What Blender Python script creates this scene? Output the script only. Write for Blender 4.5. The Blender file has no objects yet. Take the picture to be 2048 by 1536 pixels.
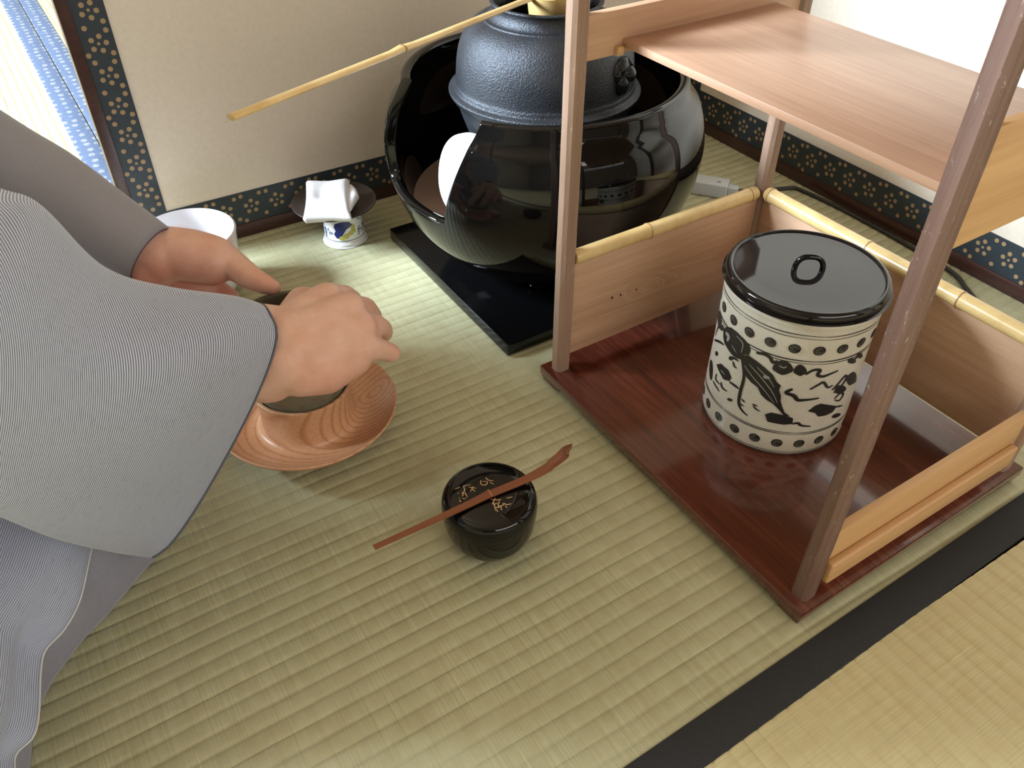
import bpy, bmesh, math, random
from mathutils import Vector, Matrix
random.seed(7)
PI = math.pi
sc = bpy.context.scene
COL = sc.collection

# ------------------------------------------------------------------ camera
PITCH, YAW, FPX, CAMZ = 0.7098, 0.554, 1672.4, 0.56
cam = bpy.data.cameras.new('camera')
cam.lens = 36.0 * FPX / 2048; cam.sensor_width = 36.0; cam.clip_start = 0.01
camo = bpy.data.objects.new('camera', cam); COL.objects.link(camo)
camo.location = (0, 0, CAMZ); camo.rotation_euler = (PI/2 - PITCH, 0, -YAW)
sc.camera = camo

# ------------------------------------------------------------------ light and exposure
sc.view_settings.view_transform = 'Standard'
sc.view_settings.look = 'None'
sc.view_settings.gamma = 1.0
sc.view_settings.use_curve_mapping = False
sc.view_settings.exposure = 0.0
w = bpy.data.worlds.new('world'); sc.world = w; w.use_nodes = True
w.node_tree.nodes['Background'].inputs[0].default_value = (0.80, 0.90, 1.0, 1)
w.node_tree.nodes['Background'].inputs[1].default_value = 1.0

def area(name, loc, target, sx, sy, power, color):
    l = bpy.data.lights.new(name, 'AREA'); l.shape = 'RECTANGLE'; l.size = sx; l.size_y = sy
    l.energy = power; l.color = color
    o = bpy.data.objects.new(name, l); COL.objects.link(o); o.location = loc
    d = Vector(target) - Vector(loc); o.rotation_euler = d.to_track_quat('-Z', 'Y').to_euler()
    return o
# daylight through the window in the left wall, and through the one behind the viewer
area('window_daylight_left', (-1.93, 1.70, 1.50), (0.2, .75, 0.0), 0.85, 0.8, 410, (0.72, 0.865, 1.0))
area('window_daylight_back', (0.6, -1.93, 1.45), (0.6, 0, 0.6), 2.2, 0.9, 27, (1.0, 0.955, 0.88))

# ------------------------------------------------------------------ helpers
def rays(px, py):
    x = (px-1024)/FPX; v = -(py-768)/FPX
    f = Vector((math.cos(PITCH)*math.sin(YAW), math.cos(PITCH)*math.cos(YAW), -math.sin(PITCH)))
    r = Vector((math.cos(YAW), -math.sin(YAW), 0)); u = r.cross(f)
    return (r*x + u*v + f).normalized()
def at(px, py, z=0.0):
    d = rays(px, py); return Vector((0, 0, CAMZ)) + d*((z-CAMZ)/d.z)

def link(name, me, mat, parent=None, smooth=False, angle=None):
    o = bpy.data.objects.new(name, me); COL.objects.link(o)
    if mat: me.materials.append(mat)
    if smooth:
        me.polygons.foreach_set('use_smooth', [True]*len(me.polygons))
        if angle is not None:
            try: me.set_sharp_from_angle(angle=angle)
            except Exception: pass
    if parent: o.parent = parent
    return o
def mesh(name, v, f, mat, parent=None, smooth=True, angle=math.radians(40), uv=None):
    me = bpy.data.meshes.new(name); me.from_pydata([tuple(p) for p in v], [], f); me.update()
    if uv:
        l = me.uv_layers.new(name='UVMap')
        for lp in me.loops: l.data[lp.index].uv = uv[lp.vertex_index]
    return link(name, me, mat, parent, smooth, angle)
def bm_obj(name, bm, mat, parent=None, smooth=False, angle=math.radians(40)):
    me = bpy.data.meshes.new(name); bm.to_mesh(me); bm.free()
    return link(name, me, mat, parent, smooth, angle)
def bm_box(bm, x0, x1, y0, y1, z0, z1, bev=0.0, seg=2, M=None):
    r = bmesh.ops.create_cube(bm, size=1.0); vs = r['verts']
    for q in vs: q.co = Vector(((x0+x1)/2+q.co.x*(x1-x0), (y0+y1)/2+q.co.y*(y1-y0), (z0+z1)/2+q.co.z*(z1-z0)))
    if bev > 0:
        es = list({e for q in vs for e in q.link_edges})
        rr = bmesh.ops.bevel(bm, geom=es, offset=bev, segments=seg, affect='EDGES', profile=0.5)
        vs = list({q for q in rr['verts']} | {q for q in vs if q.is_valid})
    if M: bmesh.ops.transform(bm, matrix=M, verts=vs)
def box(name, x0, x1, y0, y1, z0, z1, mat, parent=None, bev=0.001, seg=2):
    bm = bmesh.new(); bm_box(bm, x0, x1, y0, y1, z0, z1, bev, seg)
    return bm_obj(name, bm, mat, parent, True, math.radians(35))
def lathe_data(prof, seg=96, cx=0, cy=0, cz=0, cap=True):
    v = []; f = []; n = len(prof)
    for i in range(seg):
        a = 2*PI*i/seg
        for r, z in prof: v.append((cx+r*math.cos(a), cy+r*math.sin(a), cz+z))
    for i in range(seg):
        j = (i+1) % seg
        for k in range(n-1):
            f.append((i*n+k, j*n+k, j*n+k+1, i*n+k+1))
    return v, f
def smooth_prof(pts, per=5, closed=False):
    out = []
    n = len(pts)
    for i in range(n-1):
        p0 = pts[max(i-1, 0)]; p1 = pts[i]; p2 = pts[i+1]; p3 = pts[min(i+2, n-1)]
        for s in range(per):
            t = s/per
            out.append(tuple(0.5*((2*p1[d]) + (-p0[d]+p2[d])*t + (2*p0[d]-5*p1[d]+4*p2[d]-p3[d])*t*t + (-p0[d]+3*p1[d]-3*p2[d]+p3[d])*t**3) for d in range(len(p1))))
    out.append(tuple(pts[-1])); return out
def lathe(name, prof, mat, parent=None, seg=96, c=(0, 0, 0), sm=0, angle=math.radians(45)):
    if sm: prof = smooth_prof(prof, sm)
    prof = [(max(r, 1e-5), z) for r, z in prof]
    v, f = lathe_data(prof, seg, *c)
    return mesh(name, v, f, mat, parent, True, angle)
def tube_data(path, radii, seg=12, caps=True, flat=1.0, up=None):
    path = [Vector(p) for p in path]; n = len(path); v = []; f = []
    if not hasattr(radii, '__len__'): radii = [radii]*n
    prev = None
    for i, p in enumerate(path):
        t = (path[min(i+1, n-1)] - path[max(i-1, 0)]).normalized()
        if prev is None:
            a = Vector(up) if up else (Vector((0, 0, 1)) if abs(t.z) < .9 else Vector((1, 0, 0)))
            prev = (a - t*a.dot(t)).normalized()
        else: prev = (prev - t*prev.dot(t)).normalized()
        b = t.cross(prev)
        for k in range(seg):
            an = 2*PI*k/seg
            v.append(p + (prev*math.sin(an)*flat + b*math.cos(an))*radii[i])
    for i in range(n-1):
        for k in range(seg):
            f.append((i*seg+k, i*seg+(k+1) % seg, (i+1)*seg+(k+1) % seg, (i+1)*seg+k))
    if caps: f.append(tuple(range(seg))[::-1]); f.append(tuple(range((n-1)*seg, n*seg)))
    return v, f
def tube(name, path, radii, mat, parent=None, seg=12, flat=1.0, up=None):
    v, f = tube_data(path, radii, seg, True, flat, up); return mesh(name, v, f, mat, parent, True, math.radians(50))
def empty(name, loc, rz=0.0):
    o = bpy.data.objects.new(name, None); COL.objects.link(o); o.location = loc; o.rotation_euler = (0, 0, rz)
    o.empty_display_size = 0.02; return o
def tag(o, label, cat, group=None):
    o['label'] = label; o['category'] = cat
    if group: o['group'] = group
    return o
def struct(o): o['kind'] = 'structure'; return o

# ------------------------------------------------------------------ materials
class NT:
    def __init__(s, name):
        s.m = bpy.data.materials.new(name); s.m.use_nodes = True; s.t = s.m.node_tree
        s.b = s.t.nodes['Principled BSDF']
    def n(s, typ, **kw):
        o = s.t.nodes.new(typ)
        for k, v in kw.items():
            if k.startswith('i_'): o.inputs[k[2:].replace('_', ' ')].default_value = v
            else: setattr(o, k, v)
        return o
    def l(s, a, b): s.t.links.new(a, b)
    def coord(s, kind='Object', scale=(1, 1, 1), rot=(0, 0, 0), loc=(0, 0, 0)):
        c = s.n('ShaderNodeTexCoord'); mp = s.n('ShaderNodeMapping')
        mp.inputs['Scale'].default_value = scale; mp.inputs['Rotation'].default_value = rot; mp.inputs['Location'].default_value = loc
        s.l(c.outputs[kind], mp.inputs[0]); return mp.outputs[0]
    def noise(s, vec, scale, detail=4, rough=.55, dist=0):
        q = s.n('ShaderNodeTexNoise'); q.inputs['Scale'].default_value = scale; q.inputs['Detail'].default_value = detail
        q.inputs['Roughness'].default_value = rough; q.inputs['Distortion'].default_value = dist
        if vec: s.l(vec, q.inputs['Vector'])
        return q.outputs['Fac']
    def ramp(s, fac, stops):
        r = s.n('ShaderNodeValToRGB'); e = r.color_ramp.elements
        while len(e) < len(stops): e.new(0.5)
        for i, (p, c) in enumerate(stops): e[i].position = p; e[i].color = (*c, 1) if len(c) == 3 else c
        s.l(fac, r.inputs[0]); return r.outputs[0]
    def mix(s, fac, a, b, mode='MIX'):
        m = s.n('ShaderNodeMix', data_type='RGBA', blend_type=mode)
        if isinstance(fac, (int, float)): m.inputs[0].default_value = fac
        else: s.l(fac, m.inputs[0])
        for i, q in ((6, a), (7, b)):
            if isinstance(q, tuple): m.inputs[i].default_value = (*q, 1)
            else: s.l(q, m.inputs[i])
        return m.outputs[2]
    def bump(s, h, strength=.3, dist=.001):
        b = s.n('ShaderNodeBump'); b.inputs['Strength'].default_value = strength; b.inputs['Distance'].default_value = dist
        s.l(h, b.inputs['Height']); s.l(b.outputs[0], s.b.inputs['Normal']); return b
    def set(s, col=None, rough=None, metal=None, spec=None, coat=None, coatr=None, sheen=None):
        if col is not None:
            if isinstance(col, tuple): s.b.inputs['Base Color'].default_value = (*col, 1)
            else: s.l(col, s.b.inputs['Base Color'])
        for k, q in (('Roughness', rough), ('Metallic', metal), ('Specular IOR Level', spec), ('Coat Weight', coat), ('Coat Roughness', coatr), ('Sheen Weight', sheen)):
            if q is None: continue
            if isinstance(q, (int, float)): s.b.inputs[k].default_value = q
            else: s.l(q, s.b.inputs[k])
        return s.m
def plain(name, col, rough=.5, **kw): return NT(name).set(col, rough, **kw)

def tatami_mat(name, ca, cb, cc, along_x=True):
    t = NT(name)
    # the rush runs across the ribs: streaks are long across, fine along the ribs
    s1 = (900, 12, 1) if along_x else (12, 900, 1)
    f = t.noise(t.coord('Object', s1), 1.0, 3, .6)
    big = t.noise(t.coord('Object', (5, 5, 1)), 1.0, 3, .5)
    patch = t.noise(t.coord('Object', (60, 66, 1) if along_x else (66, 60, 1)), 1.0, 2, .5)
    rare = t.noise(t.coord('Object', (420, 16, 1) if along_x else (16, 420, 1), loc=(3, 5, 0)), 1.0, 2, .5)
    c = t.ramp(f, [(.30, ca), (.62, cb)])
    c = t.mix(t.ramp(rare, [(.68, (0, 0, 0)), (.76, (.75,)*3)]), c, cc)
    c = t.mix(t.ramp(big, [(.35, (0,)*3), (.65, (.35,)*3)]), c, tuple(x*.9+.02 for x in cc))
    c = t.mix(t.ramp(patch, [(.45, (0,)*3), (.6, (.28,)*3)]), c, (ca[0]*1.1, ca[1]*.98, ca[2]*.95))
    t.bump(f, .35, .0006)
    return t.set(c, .42, spec=.45)
M_TAT = tatami_mat('rush_green', (.325, .315, .175), (.45, .435, .27), (.60, .55, .34), True)
M_TATB = tatami_mat('rush_yellow', (.46, .395, .205), (.58, .50, .275), (.66, .58, .34), False)
M_TATC = tatami_mat('rush_pale', (.36, .34, .19), (.45, .425, .26), (.52, .47, .30), False)
M_GROOVE = plain('groove', (.2, .18, .1), .8)

def cloth_dark():
    t = NT('dark_border_cloth'); v = t.coord('Object', (1500, 1500, 1500)); f = t.noise(v, 1, 2)
    t.bump(f, .3, .0004); return t.set(t.ramp(f, [(.3, (.010, .010, .011)), (.7, (.026, .025, .026))]), .8)
M_HERI = cloth_dark()
def cloth_blue():
    t = NT('blue_border_cloth')
    vo = t.n('ShaderNodeTexVoronoi', feature='F1'); vo.inputs['Scale'].default_value = 1; vo.inputs['Randomness'].default_value = .25
    t.l(t.coord('Object', (62, 48, 0)), vo.inputs['Vector'])
    fine = t.noise(t.coord('Object', (500, 500, 1)), 1, 1)
    a = t.ramp(vo.outputs['Distance'], [(.22, (1,)*3), (.34, (0,)*3)])
    b = t.ramp(fine, [(.46, (0,)*3), (.54, (1,)*3)])
    k = t.mix(1.0, a, b, 'MULTIPLY')
    base = t.ramp(t.noise(t.coord('Object', (40, 300, 1)), 1, 2), [(.3, (.06, .085, .15)), (.7, (.09, .125, .21))])
    return t.set(t.mix(k, base, (.34, .35, .32)), .7)
M_HBLUE = cloth_blue()

def wood(name, c1, c2, rough=.5, axis='x', scale=1.0, bump=.15, coat=0, worn=None, wornamt=.0, contrast=(.35, .65)):
    t = NT(name)
    sc3 = {'x': (9, 240, 240), 'y': (240, 9, 240), 'z': (240, 240, 9)}[axis]
    sc4 = {'x': (2, 30, 30), 'y': (30, 2, 30), 'z': (30, 30, 2)}[axis]
    f = t.noise(t.coord('Object', tuple(q*scale for q in sc3)), 1, 4, .6, .3)
    g = t.noise(t.coord('Object', tuple(q*scale for q in sc4)), 1, 3, .5, .6)
    m = t.n('ShaderNodeMath', operation='ADD'); t.l(f, m.inputs[0]); t.l(g, m.inputs[1])
    h = t.n('ShaderNodeMath', operation='MULTIPLY'); t.l(m.outputs[0], h.inputs[0]); h.inputs[1].default_value = .5
    c = t.ramp(h.outputs[0], [(contrast[0], c1), (contrast[1], c2)])
    if worn:
        n2 = t.noise(t.coord('Object', (330, 330, 130)), 1, 5, .7)
        c = t.mix(t.ramp(n2, [(.60-wornamt, (0,)*3), (.72-wornamt, (.75,)*3)]), c, worn)
    t.bump(f, bump, .0006)
    return t.set(c, rough, coat=coat, coatr=.1)
M_WOOD = wood('shelf_cedar', (.46, .265, .155), (.60, .37, .23), .45, 'x')
M_WOODY = wood('shelf_cedar_y', (.44, .26, .155), (.57, .36, .23), .42, 'y')
M_WOODLT = wood('shelf_pale', (.50, .28, .12), (.62, .37, .17), .45, 'x')
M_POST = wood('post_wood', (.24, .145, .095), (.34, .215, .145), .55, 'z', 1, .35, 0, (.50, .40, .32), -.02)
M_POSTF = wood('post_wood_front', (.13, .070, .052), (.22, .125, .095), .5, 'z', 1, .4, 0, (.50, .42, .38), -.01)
M_SHELF = wood('shelf_board', (.42, .235, .145), (.55, .33, .215), .38, 'y')
def lacquer_red():
    t = NT('brown_red_lacquer')
    # grain sweeping along y
    v = t.coord('Object', (230, 7, 1)); f = t.noise(v, 1, 5, .6, .6)
    g = t.noise(t.coord('Object', (40, 5, 1)), 1, 3, .5, 1.2)
    m = t.n('ShaderNodeMath', operation='ADD'); t.l(f, m.inputs[0]); t.l(g, m.inputs[1])
    h = t.n('ShaderNodeMath', operation='MULTIPLY'); t.l(m.outputs[0], h.inputs[0]); h.inputs[1].default_value = .5
    c = t.ramp(h.outputs[0], [(.34, (.050, .011, .007)), (.52, (.105, .024, .013)), (.68, (.16, .048, .026))])
    t.bump(f, .10, .0003)
    return t.set(c, .20, spec=.6, coat=.6, coatr=.08)
M_LACR = lacquer_red()
def bamboo():
    t = NT('bamboo_tan'); f = t.noise(t.coord('Object', (25, 25, 25)), 1, 4, .6)
    g = t.noise(t.coord('Object', (140, 140, 140)), 1, 2, .6)
    c = t.ramp(f, [(.3, (.55, .36, .13)), (.6, (.72, .52, .24))])
    c = t.mix(t.ramp(g, [(.70, (0,)*3), (.76, (.6,)*3)]), c, (.45, .22, .07))
    return t.set(c, .28, spec=.5)
M_BAM = bamboo()
M_BAMD = plain('bamboo_node', (.33, .19, .07), .5)
def black_lac(name, col=(.0035, .0032, .003), rough=.04):
    t = NT(name); return t.set(col, rough, spec=.42)
M_BLACK = black_lac('black_lacquer')
M_BLACKB = black_lac('black_lacquer_board', (.0025, .0025, .0028), .10)
M_LID = black_lac('brown_black_lacquer', (.012, .009, .008), .06)
def ironm():
    t = NT('cast_iron'); v = t.coord('Object')
    f = t.noise(v, 520, 3, .65); g = t.noise(v, 30, 3, .5)
    t.bump(f, .75, .0012)
    return t.set(t.ramp(g, [(.3, (.030, .033, .040)), (.7, (.052, .056, .066))]), .42, metal=.55, spec=.6)
M_IRON = ironm()
M_DARKIN = plain('dark_inside', (.01, .009, .008), .9)
def paper():
    t = NT('screen_paper'); f = t.noise(t.coord('Object', (200, 200, 200)), 1, 4, .6)
    t.bump(f, .12, .0003)
    return t.set(t.ramp(f, [(.3, (.66, .57, .46)), (.7, (.71, .615, .50))]), .75)
M_PAPER = paper()
def navy():
    t = NT('navy_silk_border'); f = t.noise(t.coord('Object', (900, 900, 900)), 1, 2)
    t.bump(f, .2, .0002)
    return t.set(t.ramp(f, [(.3, (.016, .024, .030)), (.7, (.027, .038, .046))]), .5, spec=.5)
M_NAVY = navy()
M_GOLD = plain('gold_print', (.32, .21, .105), .5)
M_FRAME = wood('screen_frame_lacquer', (.035, .012, .009), (.06, .022, .016), .35, 'x', 1, .1)
def ceramic(name, col, rough=.18, crack=False):
    t = NT(name); f = t.noise(t.coord('Object', (60, 60, 60)), 1, 4, .6)
    c = t.ramp(f, [(.3, tuple(q*.9 for q in col)), (.7, col)])
    if crack:
        vo = t.n('ShaderNodeTexVoronoi', feature='DISTANCE_TO_EDGE'); vo.inputs['Scale'].default_value = 260
        t.l(t.coord('Object'), vo.inputs['Vector'])
        c = t.mix(t.ramp(vo.outputs['Distance'], [(.0, (.35,)*3), (.05, (0,)*3)]), c, tuple(q*.6 for q in col))
        t.bump(f, .1, .0008)
    return t.set(c, rough, spec=.5)
M_CREAM = ceramic('cream_glaze', (.62, .57, .46), .28, True)
M_WHITE = ceramic('white_porcelain', (.78, .77, .76), .12)
M_INK = plain('black_brushwork', (.022, .021, .018), .25)
M_INKG = plain('grey_brushwork', (.13, .125, .10), .28)
def kensui_mat():
    t = NT('kensui_porcelain')
    vo = t.n('ShaderNodeTexVoronoi', feature='SMOOTH_F1'); vo.inputs['Scale'].default_value = 26
    t.l(t.coord('Object'), vo.inputs['Vector'])
    f = t.ramp(vo.outputs['Distance'], [(.16, (.75,)*3), (.36, (0,)*3)])
    return t.set(t.mix(f, (.64, .62, .63), (.66, .36, .37)), .10, spec=.5)
M_KENSUI = kensui_mat()
M_BLUE = plain('cobalt_blue', (.012, .02, .13), .15)
M_YEL = plain('yellow_glaze', (.42, .38, .07), .2)
M_BLG = plain('cobalt_line', (.03, .05, .17), .15)
def linen():
    t = NT('white_linen'); f = t.noise(t.coord('Object', (1200, 1200, 1200)), 1, 2); t.bump(f, .25, .0003)
    return t.set((.86, .87, .92), .8, sheen=.2)
M_LINEN = linen()
def keyaki():
    t = NT('zelkova_wood')
    # growth rings round a knot near the rim, stretched across the saucer
    v = t.coord('Object', (1, 1, .8), loc=(0, 0, 0))
    sub = t.n('ShaderNodeVectorMath', operation='SUBTRACT'); t.l(v, sub.inputs[0]); sub.inputs[1].default_value = (.066, -.006, .02)
    mp = t.n('ShaderNodeMapping'); mp.inputs['Rotation'].default_value = (0, 0, -.55); mp.inputs['Scale'].default_value = (38, 62, 30); t.l(sub.outputs[0], mp.inputs[0])
    w_ = t.n('ShaderNodeTexWave', wave_type='RINGS', rings_direction='SPHERICAL', wave_profile='SAW')
    w_.inputs['Scale'].default_value = .9; w_.inputs['Distortion'].default_value = 1.6; w_.inputs['Detail'].default_value = 2; w_.inputs['Detail Scale'].default_value = .5
    t.l(mp.outputs[0], w_.inputs['Vector'])
    f = t.noise(t.coord('Object', (300, 300, 300)), 1, 3)
    c = t.ramp(w_.outputs['Fac'], [(.0, (.60, .32, .17)), (.6, (.62, .34, .185)), (.88, (.45, .20, .09)), (1.0, (.55, .28, .14))])
    c = t.mix(.15, c, t.ramp(f, [(.4, (.25, .09, .03)), (.6, (.6, .3, .14))]))
    return t.set(c, .36, spec=.45)
M_KEY = keyaki()
def olive():
    t = NT('olive_glaze'); f = t.noise(t.coord('Object', (90, 90, 90)), 1, 5, .7)
    g = t.noise(t.coord('Object', (900, 900, 900)), 1, 2)
    t.bump(g, .2, .0004)
    return t.set(t.ramp(f, [(.3, (.12, .105, .065)), (.7, (.19, .165, .11))]), .45)
M_OLIVE = olive()
def skin():
    t = NT('skin')
    at_ = t.n('ShaderNodeAttribute', attribute_name='red'); at_.attribute_type = 'GEOMETRY'
    f = t.noise(t.coord('Object', (38, 38, 38)), 1, 4, .6)
    g = t.noise(t.coord('Object', (500, 500, 500)), 1, 3)
    c = t.ramp(f, [(.3, (.63, .35, .245)), (.7, (.73, .47, .355))])
    c = t.mix(at_.outputs['Fac'], c, (.60, .22, .16))
    b = t.n('ShaderNodeBump'); b.inputs['Strength'].default_value = .25; b.inputs['Distance'].default_value = .0006
    t.l(g, b.inputs['Height']); t.l(b.outputs[0], t.b.inputs['Normal'])
    t.b.inputs['Subsurface Weight'].default_value = .25
    t.b.inputs['Subsurface Radius'].default_value = (.008, .003, .0015); t.b.inputs['Subsurface Scale'].default_value = .6
    return t.set(c, .48, spec=.4)
M_SKIN = skin()
M_NAIL = plain('nail', (.62, .36, .28), .25)
def kimono(name, pitch=.0019, a=(.13, .14, .19), b=(.52, .545, .64), soft=(.30, .29, .31)):
    t = NT(name)
    uv = t.n('ShaderNodeTexCoord'); sp = t.n('ShaderNodeSeparateXYZ'); t.l(uv.outputs['UV'], sp.inputs[0])
    m = t.n('ShaderNodeMath', operation='MULTIPLY'); t.l(sp.outputs[0], m.inputs[0]); m.inputs[1].default_value = 2*PI/pitch
    s_ = t.n('ShaderNodeMath', operation='SINE'); t.l(m.outputs[0], s_.inputs[0])
    mr = t.n('ShaderNodeMapRange'); t.l(s_.outputs[0], mr.inputs[0]); mr.inputs[1].default_value = -1; mr.inputs[2].default_value = 1
    c = t.ramp(mr.outputs[0], [(.30, a), (.60, b)])
    # slubs in the weave, long along the stripes
    mp = t.n('ShaderNodeMapping'); mp.inputs['Scale'].default_value = (900, 90, 1); t.l(uv.outputs['UV'], mp.inputs[0])
    q = t.noise(mp.outputs[0], 1, 3, .6)
    c = t.mix(t.ramp(q, [(.55, (0,)*3), (.75, (.4,)*3)]), c, tuple(x*.8 for x in a))
    t.bump(s_.outputs[0], .15, .0003)
    return t.set(c, .75, sheen=.25)
M_KIM = kimono('striped_kimono')
M_KIMP = plain('kimono_edging', (.62, .62, .60), .7)
def plain_cloth(name, c):
    t = NT(name); f = t.noise(t.coord('Object', (1300, 1300, 1300)), 1, 2); t.bump(f, .2, .0003)
    return t.set(t.ramp(f, [(.3, tuple(q*.85 for q in c)), (.7, c)]), .8, sheen=.2)
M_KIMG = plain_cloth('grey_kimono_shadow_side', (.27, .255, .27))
M_UNDER = plain_cloth('purple_grey_lining', (.10, .085, .13))
M_SUSU = wood('smoked_bamboo', (.16, .045, .018), (.27, .09, .035), .3, 'x', .6, .1)
M_PLASTIC = plain('grey_white_plastic', (.50, .52, .52), .4)
M_CORD = plain('black_cord', (.02, .02, .02), .5)
M_ASH = NT('ash_bed'); _f = M_ASH.noise(M_ASH.coord('Object', (500,)*3), 1, 3); M_ASH.bump(_f, .3, .0006); M_ASH = M_ASH.set((.36, .235, .175), .9)
M_WALL = plain('clay_wall', (.55, .50, .42), .9)
M_CEIL = wood('ceiling_boards', (.32, .22, .14), (.42, .30, .20), .6, 'x', .1)
M_WIN = wood('window_wood', (.30, .18, .10), (.40, .26, .15), .5, 'z', .3)
M_SHOJI = plain('shoji_paper', (.85, .85, .82), .8)

# ------------------------------------------------------------------ setting: floor of straw mats
floor = struct(box('floor', -2.0, 2.2, -2.0, 3.2, -.09, -.055, plain('subfloor', (.25, .18, .1), .8), None, .0))
def mat_ribs(name, x0, x1, y0, y1, along_x, mat, pitch=.0142, nseg=26):
    """a mat cover of real ribs (rounded, with grooves where the warp binds the rush)"""
    v = []; f = []
    L0, L1, W0, W1 = (x0, x1, y0, y1) if along_x else (y0, y1, x0, x1)
    nr = max(1, round((W1-W0)/pitch)); p = (W1-W0)/nr
    prof = [(0, -.0012), (.10, -.0004), (.28, -.00005), (.5, 0), (.72, -.00005), (.90, -.0004)]
    rows = []
    for i in range(nr):
        for a, z in prof: rows.append((W0+(i+a)*p, z, i))
    rows.append((W1, -.0011, nr))
    ph = [random.uniform(0, 6.28) for _ in range(nr+1)]
    for (wv, z, i) in rows:
        for k in range(nseg+1):
            l = L0+(L1-L0)*k/nseg
            ww = wv + (.0006*math.sin(l*19+ph[min(i, nr)]*.25)+.0004*math.sin(l*47+ph[min(i, nr)]*.5) if W0 < wv < W1 else 0)
            v.append((l, ww, z) if along_x else (ww, l, z))
    n = nseg+1
    for r in range(len(rows)-1):
        for k in range(nseg):
            q = (r*n+k, r*n+k+1, (r+1)*n+k+1, (r+1)*n+k)
            f.append(q if along_x else q[::-1])
    # edge skirt and underside
    b = len(v); zb = -.055
    v += [(x0, y0, zb), (x1, y0, zb), (x1, y1, zb), (x0, y1, zb), (x0, y0, -.0013), (x1, y0, -.0013), (x1, y1, -.0013), (x0, y1, -.0013)]
    f += [(b, b+1, b+5, b+4), (b+1, b+2, b+6, b+5), (b+2, b+3, b+7, b+6), (b+3, b, b+4, b+7), (b+3, b+2, b+1, b)]
    o = mesh(name, v, f, mat, floor, True, math.radians(60)); return o
def band(parent, x0, x1, y0, y1, mat):
    return box('cloth_border', x0, x1, y0, y1, -.004, .0010, mat, parent, .0008, 2)
mA = mat_ribs('tatami_mat', -.80, 1.10, .176, 1.103, True, M_TAT)
hA = box('cloth_border', -.80, 1.12, -.0146, .0146, -.004, .0012, M_HERI, mA, .0009, 2)
hA.location = (0, .1615, 0); hA.rotation_euler = (0, 0, math.radians(1.0))
band(mA, -.80, 1.10, 1.075, 1.103, M_HBLUE)
mB = mat_ribs('tatami_mat', -.80, 1.12, -1.72, .155, False, M_TATB)
mC = mat_ribs('tatami_mat', -.80, .100, 1.104, 3.0, False, M_TATC)
band(mC, .066, .0996, 1.104, 3.0, M_HBLUE)
mD = mat_ribs('tatami_mat', .101, 1.05, 1.104, 3.0, False, M_TATC)
band(mD, .1014, .135, 1.104, 3.0, M_HBLUE)
mE = mat_ribs('tatami_mat', 1.121, 2.1, -1.72, 1.103, False, M_TATC)
mF = mat_ribs('tatami_mat', -1.78, -.801, -1.72, 1.103, False, M_TATC)
# walls, ceiling, windows (outside the frame, seen in the lacquer)
struct(box('wall_right', 2.1, 2.2, -2.0, 3.2, -.055, 2.3, M_WALL, None, 0))
struct(box('wall_far', -2.0, 2.2, 3.1, 3.2, -.055, 2.3, M_WALL, None, 0))
def wall_open(name, axis, pos, th, a0, a1, wa0, wa1, wz0, wz1, mt=M_WALL):
    bm = bmesh.new()
    def b(u0, u1, z0, z1):
        if axis == 'x': bm_box(bm, pos-th, pos, u0, u1, z0, z1)
        else: bm_box(bm, u0, u1, pos-th, pos, z0, z1)
    b(a0, wa0, -.055, 2.3); b(wa1, a1, -.055, 2.3); b(wa0, wa1, -.055, wz0); b(wa0, wa1, wz1, 2.3)
    return struct(bm_obj(name, bm, mt))
wall_open('wall_left', 'x', -2.0, .1, -2.0, 3.2, 1.1, 2.3, 1.0, 2.1)
wall_open('wall_back', 'y', -2.0, .1, -2.0, 2.2, -.6, 1.8, .8, 1.9, plain('dark_wood_wall', (.13, .09, .06), .7))
struct(box('ceiling', -2.0, 2.2, -2.0, 3.2, 2.3, 2.35, M_CEIL, None, 0))
def window(name, axis, pos, a0, a1, z0, z1, nv, nh):
    root = struct(empty(name, (pos, (a0+a1)/2, z0) if axis == 'x' else ((a0+a1)/2, pos, z0)))
    root['kind'] = 'structure'
    def bar(nm, u0, u1, zz0, zz1, d0, d1, m):
        if axis == 'x': o = box(nm, d0, d1, u0-(a0+a1)/2, u1-(a0+a1)/2, zz0-z0, zz1-z0, m, root, 0)
        else: o = box(nm, u0-(a0+a1)/2, u1-(a0+a1)/2, d0, d1, zz0-z0, zz1-z0, m, root, 0)
    bar('window_frame', a0, a1, z0, z0+.04, -.08, -.03, M_WIN); bar('window_frame', a0, a1, z1-.04, z1, -.08, -.03, M_WIN)
    bar('window_frame', a0, a0+.04, z0, z1, -.08, -.03, M_WIN); bar('window_frame', a1-.04, a1, z0, z1, -.08, -.03, M_WIN)
    for i in range(1, nv):
        u = a0+(a1-a0)*i/nv; bar('mullion', u-.012, u+.012, z0, z1, -.07, -.04, M_WIN)
window('window_1', 'x', -2.0, 1.1, 2.3, 1.0, 2.1, 4, 3)
window('window_2', 'y', -2.0, -.6, 1.8, .8, 1.9, 4, 3)

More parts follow.
